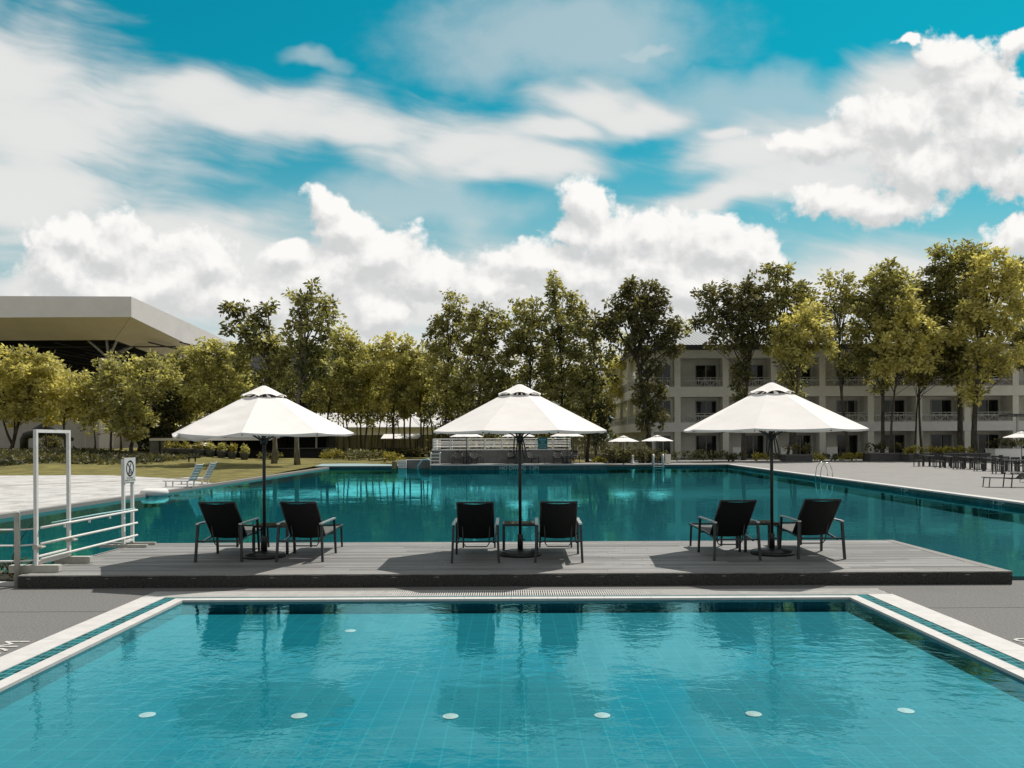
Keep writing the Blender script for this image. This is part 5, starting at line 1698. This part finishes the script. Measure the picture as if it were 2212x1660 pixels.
for i, xb in enumerate((1180, 1235, 1300, 1345, 1475)):
    ty_ = (770, 790, 760, 735, 712)[i]
    Y = (100, 104, 112, 118, 122)[i]
    T(['olive tree behind the dense centre trees, left', 'olive tree behind the dense centre trees, right', 'far pale tree behind the hotel flank, nearer the centre', 'far pale tree behind the hotel flank, by the roof edge', 'far pale treetop peeping over the hotel roof end'][i],
      xb, Y, [(xb, ty_, 30, 26), (xb + 8, ty_ + 40, 34, 30), (xb - 6, ty_ + 85, 34, 36)], 0.5, 0.14, z0=0.1, density=0.7, n_per=20)
for i, xb in enumerate((950, 985, 1020, 1058, 1096, 1135, 1172, 1208, 1238)):
    rnd2 = random.Random(i + 40)
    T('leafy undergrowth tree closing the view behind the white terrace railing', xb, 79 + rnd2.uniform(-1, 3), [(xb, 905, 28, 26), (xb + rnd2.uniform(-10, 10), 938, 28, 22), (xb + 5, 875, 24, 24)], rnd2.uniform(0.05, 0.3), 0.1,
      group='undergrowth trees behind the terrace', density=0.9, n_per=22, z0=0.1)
# small shrub palms on the bank
for i, (px_, py_, Y, r, lb) in enumerate(((110, 958, 86, 1.05, 'round dark shrub under the gate frame top bar'), (335, 975, 78, 1.0, 'dark shrub at the foot of the pale free-standing wall'))):
    c = PX(px_, py_, Y)
    shrub('shrub', lb, 'shrub', (c.x, Y, terrain_z(c.x, Y)), r, r * 0.9, 1.5, 'leaf_dark', 0.5, 36, 24, 0.26, 120 + i)

#%%LIGHT
# ------------------------------------------------------------------ camera, sun, sky
cam = D.cameras.new('camera')
cam.sensor_width = 36
cam.lens = 36 * F / 2212
cam.shift_y = (HY - 830.0) / 2212
cam.clip_start = 0.1
cam.clip_end = 6000
co = D.objects.new('camera', cam)
COL.objects.link(co)
co.location = (0, 0, H)
co.rotation_euler = (R(90), ROLL, 0)
scene.camera = co

sunv = Vector((0.74, 0.85, 2.0)).normalized()
sl = D.lights.new('sun', 'SUN')
sl.energy = 4.6
sl.angle = R(0.53)
sl.color = (1.0, 0.95, 0.88)
so = D.objects.new('sun', sl)
COL.objects.link(so)
so.rotation_euler = (-sunv).to_track_quat('-Z', 'Y').to_euler()

w = D.worlds.new('World')
scene.world = w
w.use_nodes = True
w.node_tree.nodes.clear()
t = NT(w.node_tree)
out = t.new('ShaderNodeOutputWorld')
bg = t.new('ShaderNodeBackground')
bg.inputs['Strength'].default_value = 0.1
t.l.new(bg.outputs[0], out.inputs[0])
sky = t.new('ShaderNodeTexSky', sky_type='NISHITA')
sky.sun_disc = False
sky.sun_elevation = math.asin(sunv.z)
sky.sun_rotation = math.atan2(sunv.x, sunv.y)
sky.air_density = 1.0
sky.dust_density = 0.6
sky.ozone_density = 2.0
dirv = t.vec('NORMALIZE', t.coord('Generated'))
sx = t.new('ShaderNodeSeparateXYZ')
t.put(sx.inputs[0], dirv)
fy = t.math('MAXIMUM', t.math('ABSOLUTE', sx.outputs[1]), 0.08)
u = t.math('DIVIDE', sx.outputs[0], fy)
v = t.math('DIVIDE', sx.outputs[2], fy)
cmb = t.new('ShaderNodeCombineXYZ')
t.put(cmb.inputs[0], u)
t.put(cmb.inputs[1], v)
uv = cmb.outputs[0]


def group_density(name, blobs, warp, fb, vor=None, k=0.35, slant=0.0):
    """node group: cloud density over the sky plane (tangent coordinates of the view direction)"""
    gt = D.node_groups.new(name, 'ShaderNodeTree')
    gt.interface.new_socket('P', in_out='INPUT', socket_type='NodeSocketVector')
    gt.interface.new_socket('D', in_out='OUTPUT', socket_type='NodeSocketFloat')
    q = NT(gt)
    gi = q.new('NodeGroupInput')
    go = q.new('NodeGroupOutput')
    p = gi.outputs[0]
    for sc, am in warp:
        nz = q.noise(p, sc, 3, 0.5, col=True, dim='2D')
        p = q.vec('ADD', p, q.vec('MULTIPLY', q.vec('SUBTRACT', nz, (0.5, 0.5, 0.5)), (am, am, 0)))
    best = None
    for (cx, cy, rx, ry) in blobs:
        c = ((cx - CX) / F, (HY - cy) / F)
        r = (rx / F, ry / F)
        d = q.vec('LENGTH', q.vec('MULTIPLY_ADD', p, (1 / r[0], 1 / r[1], 0), (-c[0] / r[0], -c[1] / r[1], 0)))
        best = d if best is None else q.math('SMOOTH_MIN', best, d, k)
    dens = q.math('SUBTRACT', 1.0, best)
    base_p = gi.outputs[0]
    if slant:                              # wind-drawn streaks run down to the right
        nz = q.noise(base_p, 5, 2, 0.5, col=True, dim='2D')
        bp = q.vec('ADD', base_p, q.vec('MULTIPLY', q.vec('SUBTRACT', nz, (0.5, 0.5, 0.5)), (0.05, 0.05, 0)))
        cb = q.new('ShaderNodeCombineXYZ')
        q.put(cb.inputs[0], q.vec('DOT_PRODUCT', bp, (math.cos(slant), -math.sin(slant), 0)))
        q.put(cb.inputs[1], q.vec('DOT_PRODUCT', bp, (math.sin(slant), math.cos(slant), 0)))
        base_p = cb.outputs[0]
    for (st, sc, am, det, ro) in fb:
        n = q.noise(q.vec('MULTIPLY', base_p, st), sc, det, ro, dim='2D')
        dens = q.math('MULTIPLY_ADD', q.math('SUBTRACT', n, 0.5), am, dens)
    for (sc, am) in vor or ():
        vn = q.new('ShaderNodeTexVoronoi', feature='F1', voronoi_dimensions='2D')
        q.put(vn.inputs['Vector'], p)
        vn.inputs['Scale'].default_value = sc
        dens = q.math('MULTIPLY_ADD', q.math('SUBTRACT', 0.45, vn.outputs['Distance']), am, dens)
    q.put(go.inputs[0], dens)
    return gt


def dens(gt, vec):
    nd = t.new('ShaderNodeGroup')
    nd.node_tree = gt
    t.put(nd.inputs[0], vec)
    return nd.outputs[0]


CUM = [(120, 595, 125, 90), (235, 530, 125, 74), (150, 515, 66, 44), (430, 550, 85, 86), (330, 620, 260, 84), (500, 640, 140, 66),
       (712, 428, 64, 32), (745, 480, 84, 60), (830, 545, 130, 80), (910, 600, 115, 80), (700, 610, 160, 90),
       (830, 690, 72, 64), (600, 670, 80, 50), (715, 625, 28, 44), (640, 560, 46, 50),
       (1265, 440, 76, 58), (1228, 495, 74, 56), (1310, 500, 96, 72), (1140, 570, 110, 50), (1065, 620, 95, 44), (1250, 590, 190, 80), (1440, 505, 88, 74), (1420, 580, 200, 100), (1570, 525, 130, 74), (1645, 560, 80, 64), (1500, 640, 330, 90),
       (2050, 112, 80, 70), (2090, 190, 130, 96), (1975, 100, 40, 22), (2200, 105, 54, 36), (2150, 290, 165, 120), (1950, 260, 160, 60), (1880, 432, 210, 56), (2190, 370, 130, 76), (2205, 520, 80, 42), (1990, 350, 170, 90), (1780, 310, 150, 40)]
CIR = [(0, 150, 260, 140), (110, 280, 370, 170), (430, 190, 180, 76), (560, 235, 240, 78), (780, 285, 240, 72), (980, 322, 220, 56), (1130, 362, 190, 42), (60, 430, 330, 120), (360, 520, 300, 64),
       (560, 610, 480, 120), (850, 650, 420, 120), (1250, 222, 130, 60), (1340, 245, 160, 48), (1190, 285, 120, 34),
       (1650, 345, 220, 60), (1580, 290, 90, 22), (1850, 330, 290, 110), (1560, 440, 230, 40), (1750, 420, 250, 64), (150, 640, 420, 100), (1900, 650, 620, 90), (1400, 650, 520, 100), (2000, 220, 200, 110), (1100, 790, 1700, 130)]
gc = group_density('cumulus', CUM, ((7, 0.06), (24, 0.030)), (((1, 1.15, 1), 15, 1.35, 9, 0.64),), ((50, 0.26),), 0.4)
gi_ = group_density('cirrus', CIR, ((4, 0.10),), (((1, 2.2, 1), 6, 0.75, 7, 0.52), ((0.7, 4.4, 1), 9, 0.68, 7, 0.52)), None, 0.5, R(13))
front = t.smooth(sx.outputs[1], 0.05, 0.35)
d0 = dens(gc, uv)
d1 = dens(gc, t.vec('ADD', uv, (0.008, 0.022, 0)))
lit = t.smooth(t.math('SUBTRACT', d0, d1), -0.48, 0.60)
a_c = t.smooth(d0, -0.02, 0.36)
c_c = t.mix(lit, (6.5, 6.6, 6.6, 1), (9.8, 9.65, 9.4, 1))
e0 = dens(gi_, uv)
a_i = t.math('MULTIPLY', t.smooth(e0, -0.32, 0.60), 0.93)
c_i = t.mix(t.smooth(e0, 0.0, 0.8), (6.9, 7.05, 7.0, 1), (8.3, 8.2, 8.0, 1))
# two broad faint veils and two small wisps high up
vn_ = t.noise(t.vec('MULTIPLY', uv, (1.0, 1.6, 1)), 7, 6, 0.6, dim='2D')
veils = None
for (cx_, cy_, rx_, ry_, am_) in ((1230, 80, 360, 120, 0.5), (1640, 230, 420, 80, 0.45), (1400, 108, 90, 20, 0.6), (678, 125, 60, 18, 0.4), (900, 440, 300, 60, 0.45)):
    c_ = ((cx_ - CX) / F, (HY - cy_) / F)
    r_ = (rx_ / F, ry_ / F)
    wv = t.vec('ADD', uv, t.vec('MULTIPLY', t.vec('SUBTRACT', t.noise(uv, 9, 3, 0.5, col=True, dim='2D'), (0.5, 0.5, 0.5)), (0.07, 0.07, 0)))
    dd = t.vec('LENGTH', t.vec('MULTIPLY_ADD', wv, (1 / r_[0], 1 / r_[1], 0), (-c_[0] / r_[0], -c_[1] / r_[1], 0)))
    dd = t.math('MULTIPLY', t.smooth(t.math('MULTIPLY_ADD', t.math('SUBTRACT', vn_, 0.5), 1.0, t.math('SUBTRACT', 1.0, dd)), -0.35, 0.75), am_)
    veils = dd if veils is None else t.math('MAXIMUM', veils, dd)
# clear sky: Nishita, toned towards teal as in the photograph, paler low down
base = t.mix(1.0, sky.outputs[0], (0.02, 1.0, 0.86, 1), blend='MULTIPLY')
low = t.smooth(v, 0.06, 0.42, 1.0, 0.0)
base = t.mix(t.math('MULTIPLY', low, 0.85), base, (5.2, 6.1, 6.2, 1))
base = t.mix(t.math('MULTIPLY', veils, front), base, (7.4, 7.5, 7.4, 1))
c1_ = t.mix(t.math('MULTIPLY', a_i, front), base, c_i)
c2_ = t.mix(t.math('MULTIPLY', a_c, front), c1_, c_c)
# added unseen cloud overhead, beside and behind the camera, to neutralise the skylight
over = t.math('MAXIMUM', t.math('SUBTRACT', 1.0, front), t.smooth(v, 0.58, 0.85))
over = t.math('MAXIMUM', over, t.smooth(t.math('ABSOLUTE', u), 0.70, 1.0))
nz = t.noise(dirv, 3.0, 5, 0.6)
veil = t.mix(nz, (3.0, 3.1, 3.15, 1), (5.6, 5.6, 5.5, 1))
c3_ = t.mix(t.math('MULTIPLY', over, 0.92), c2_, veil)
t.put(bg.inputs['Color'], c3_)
w.cycles.sampling_method = 'MANUAL'
w.cycles.sample_map_resolution = 512

scene.view_settings.view_transform = 'Standard'
scene.view_settings.look = 'None'
scene.view_settings.exposure = 0.0
scene.view_settings.gamma = 1.0
scene.render.engine = 'CYCLES'
cy = scene.cycles
cy.use_denoising = True
cy.denoiser = 'OPENIMAGEDENOISE'
cy.max_bounces = 7
cy.diffuse_bounces = 3
cy.glossy_bounces = 3
cy.transmission_bounces = 3
cy.transparent_max_bounces = 8
cy.caustics_reflective = False
cy.caustics_refractive = False
cy.sample_clamp_indirect = 4.0
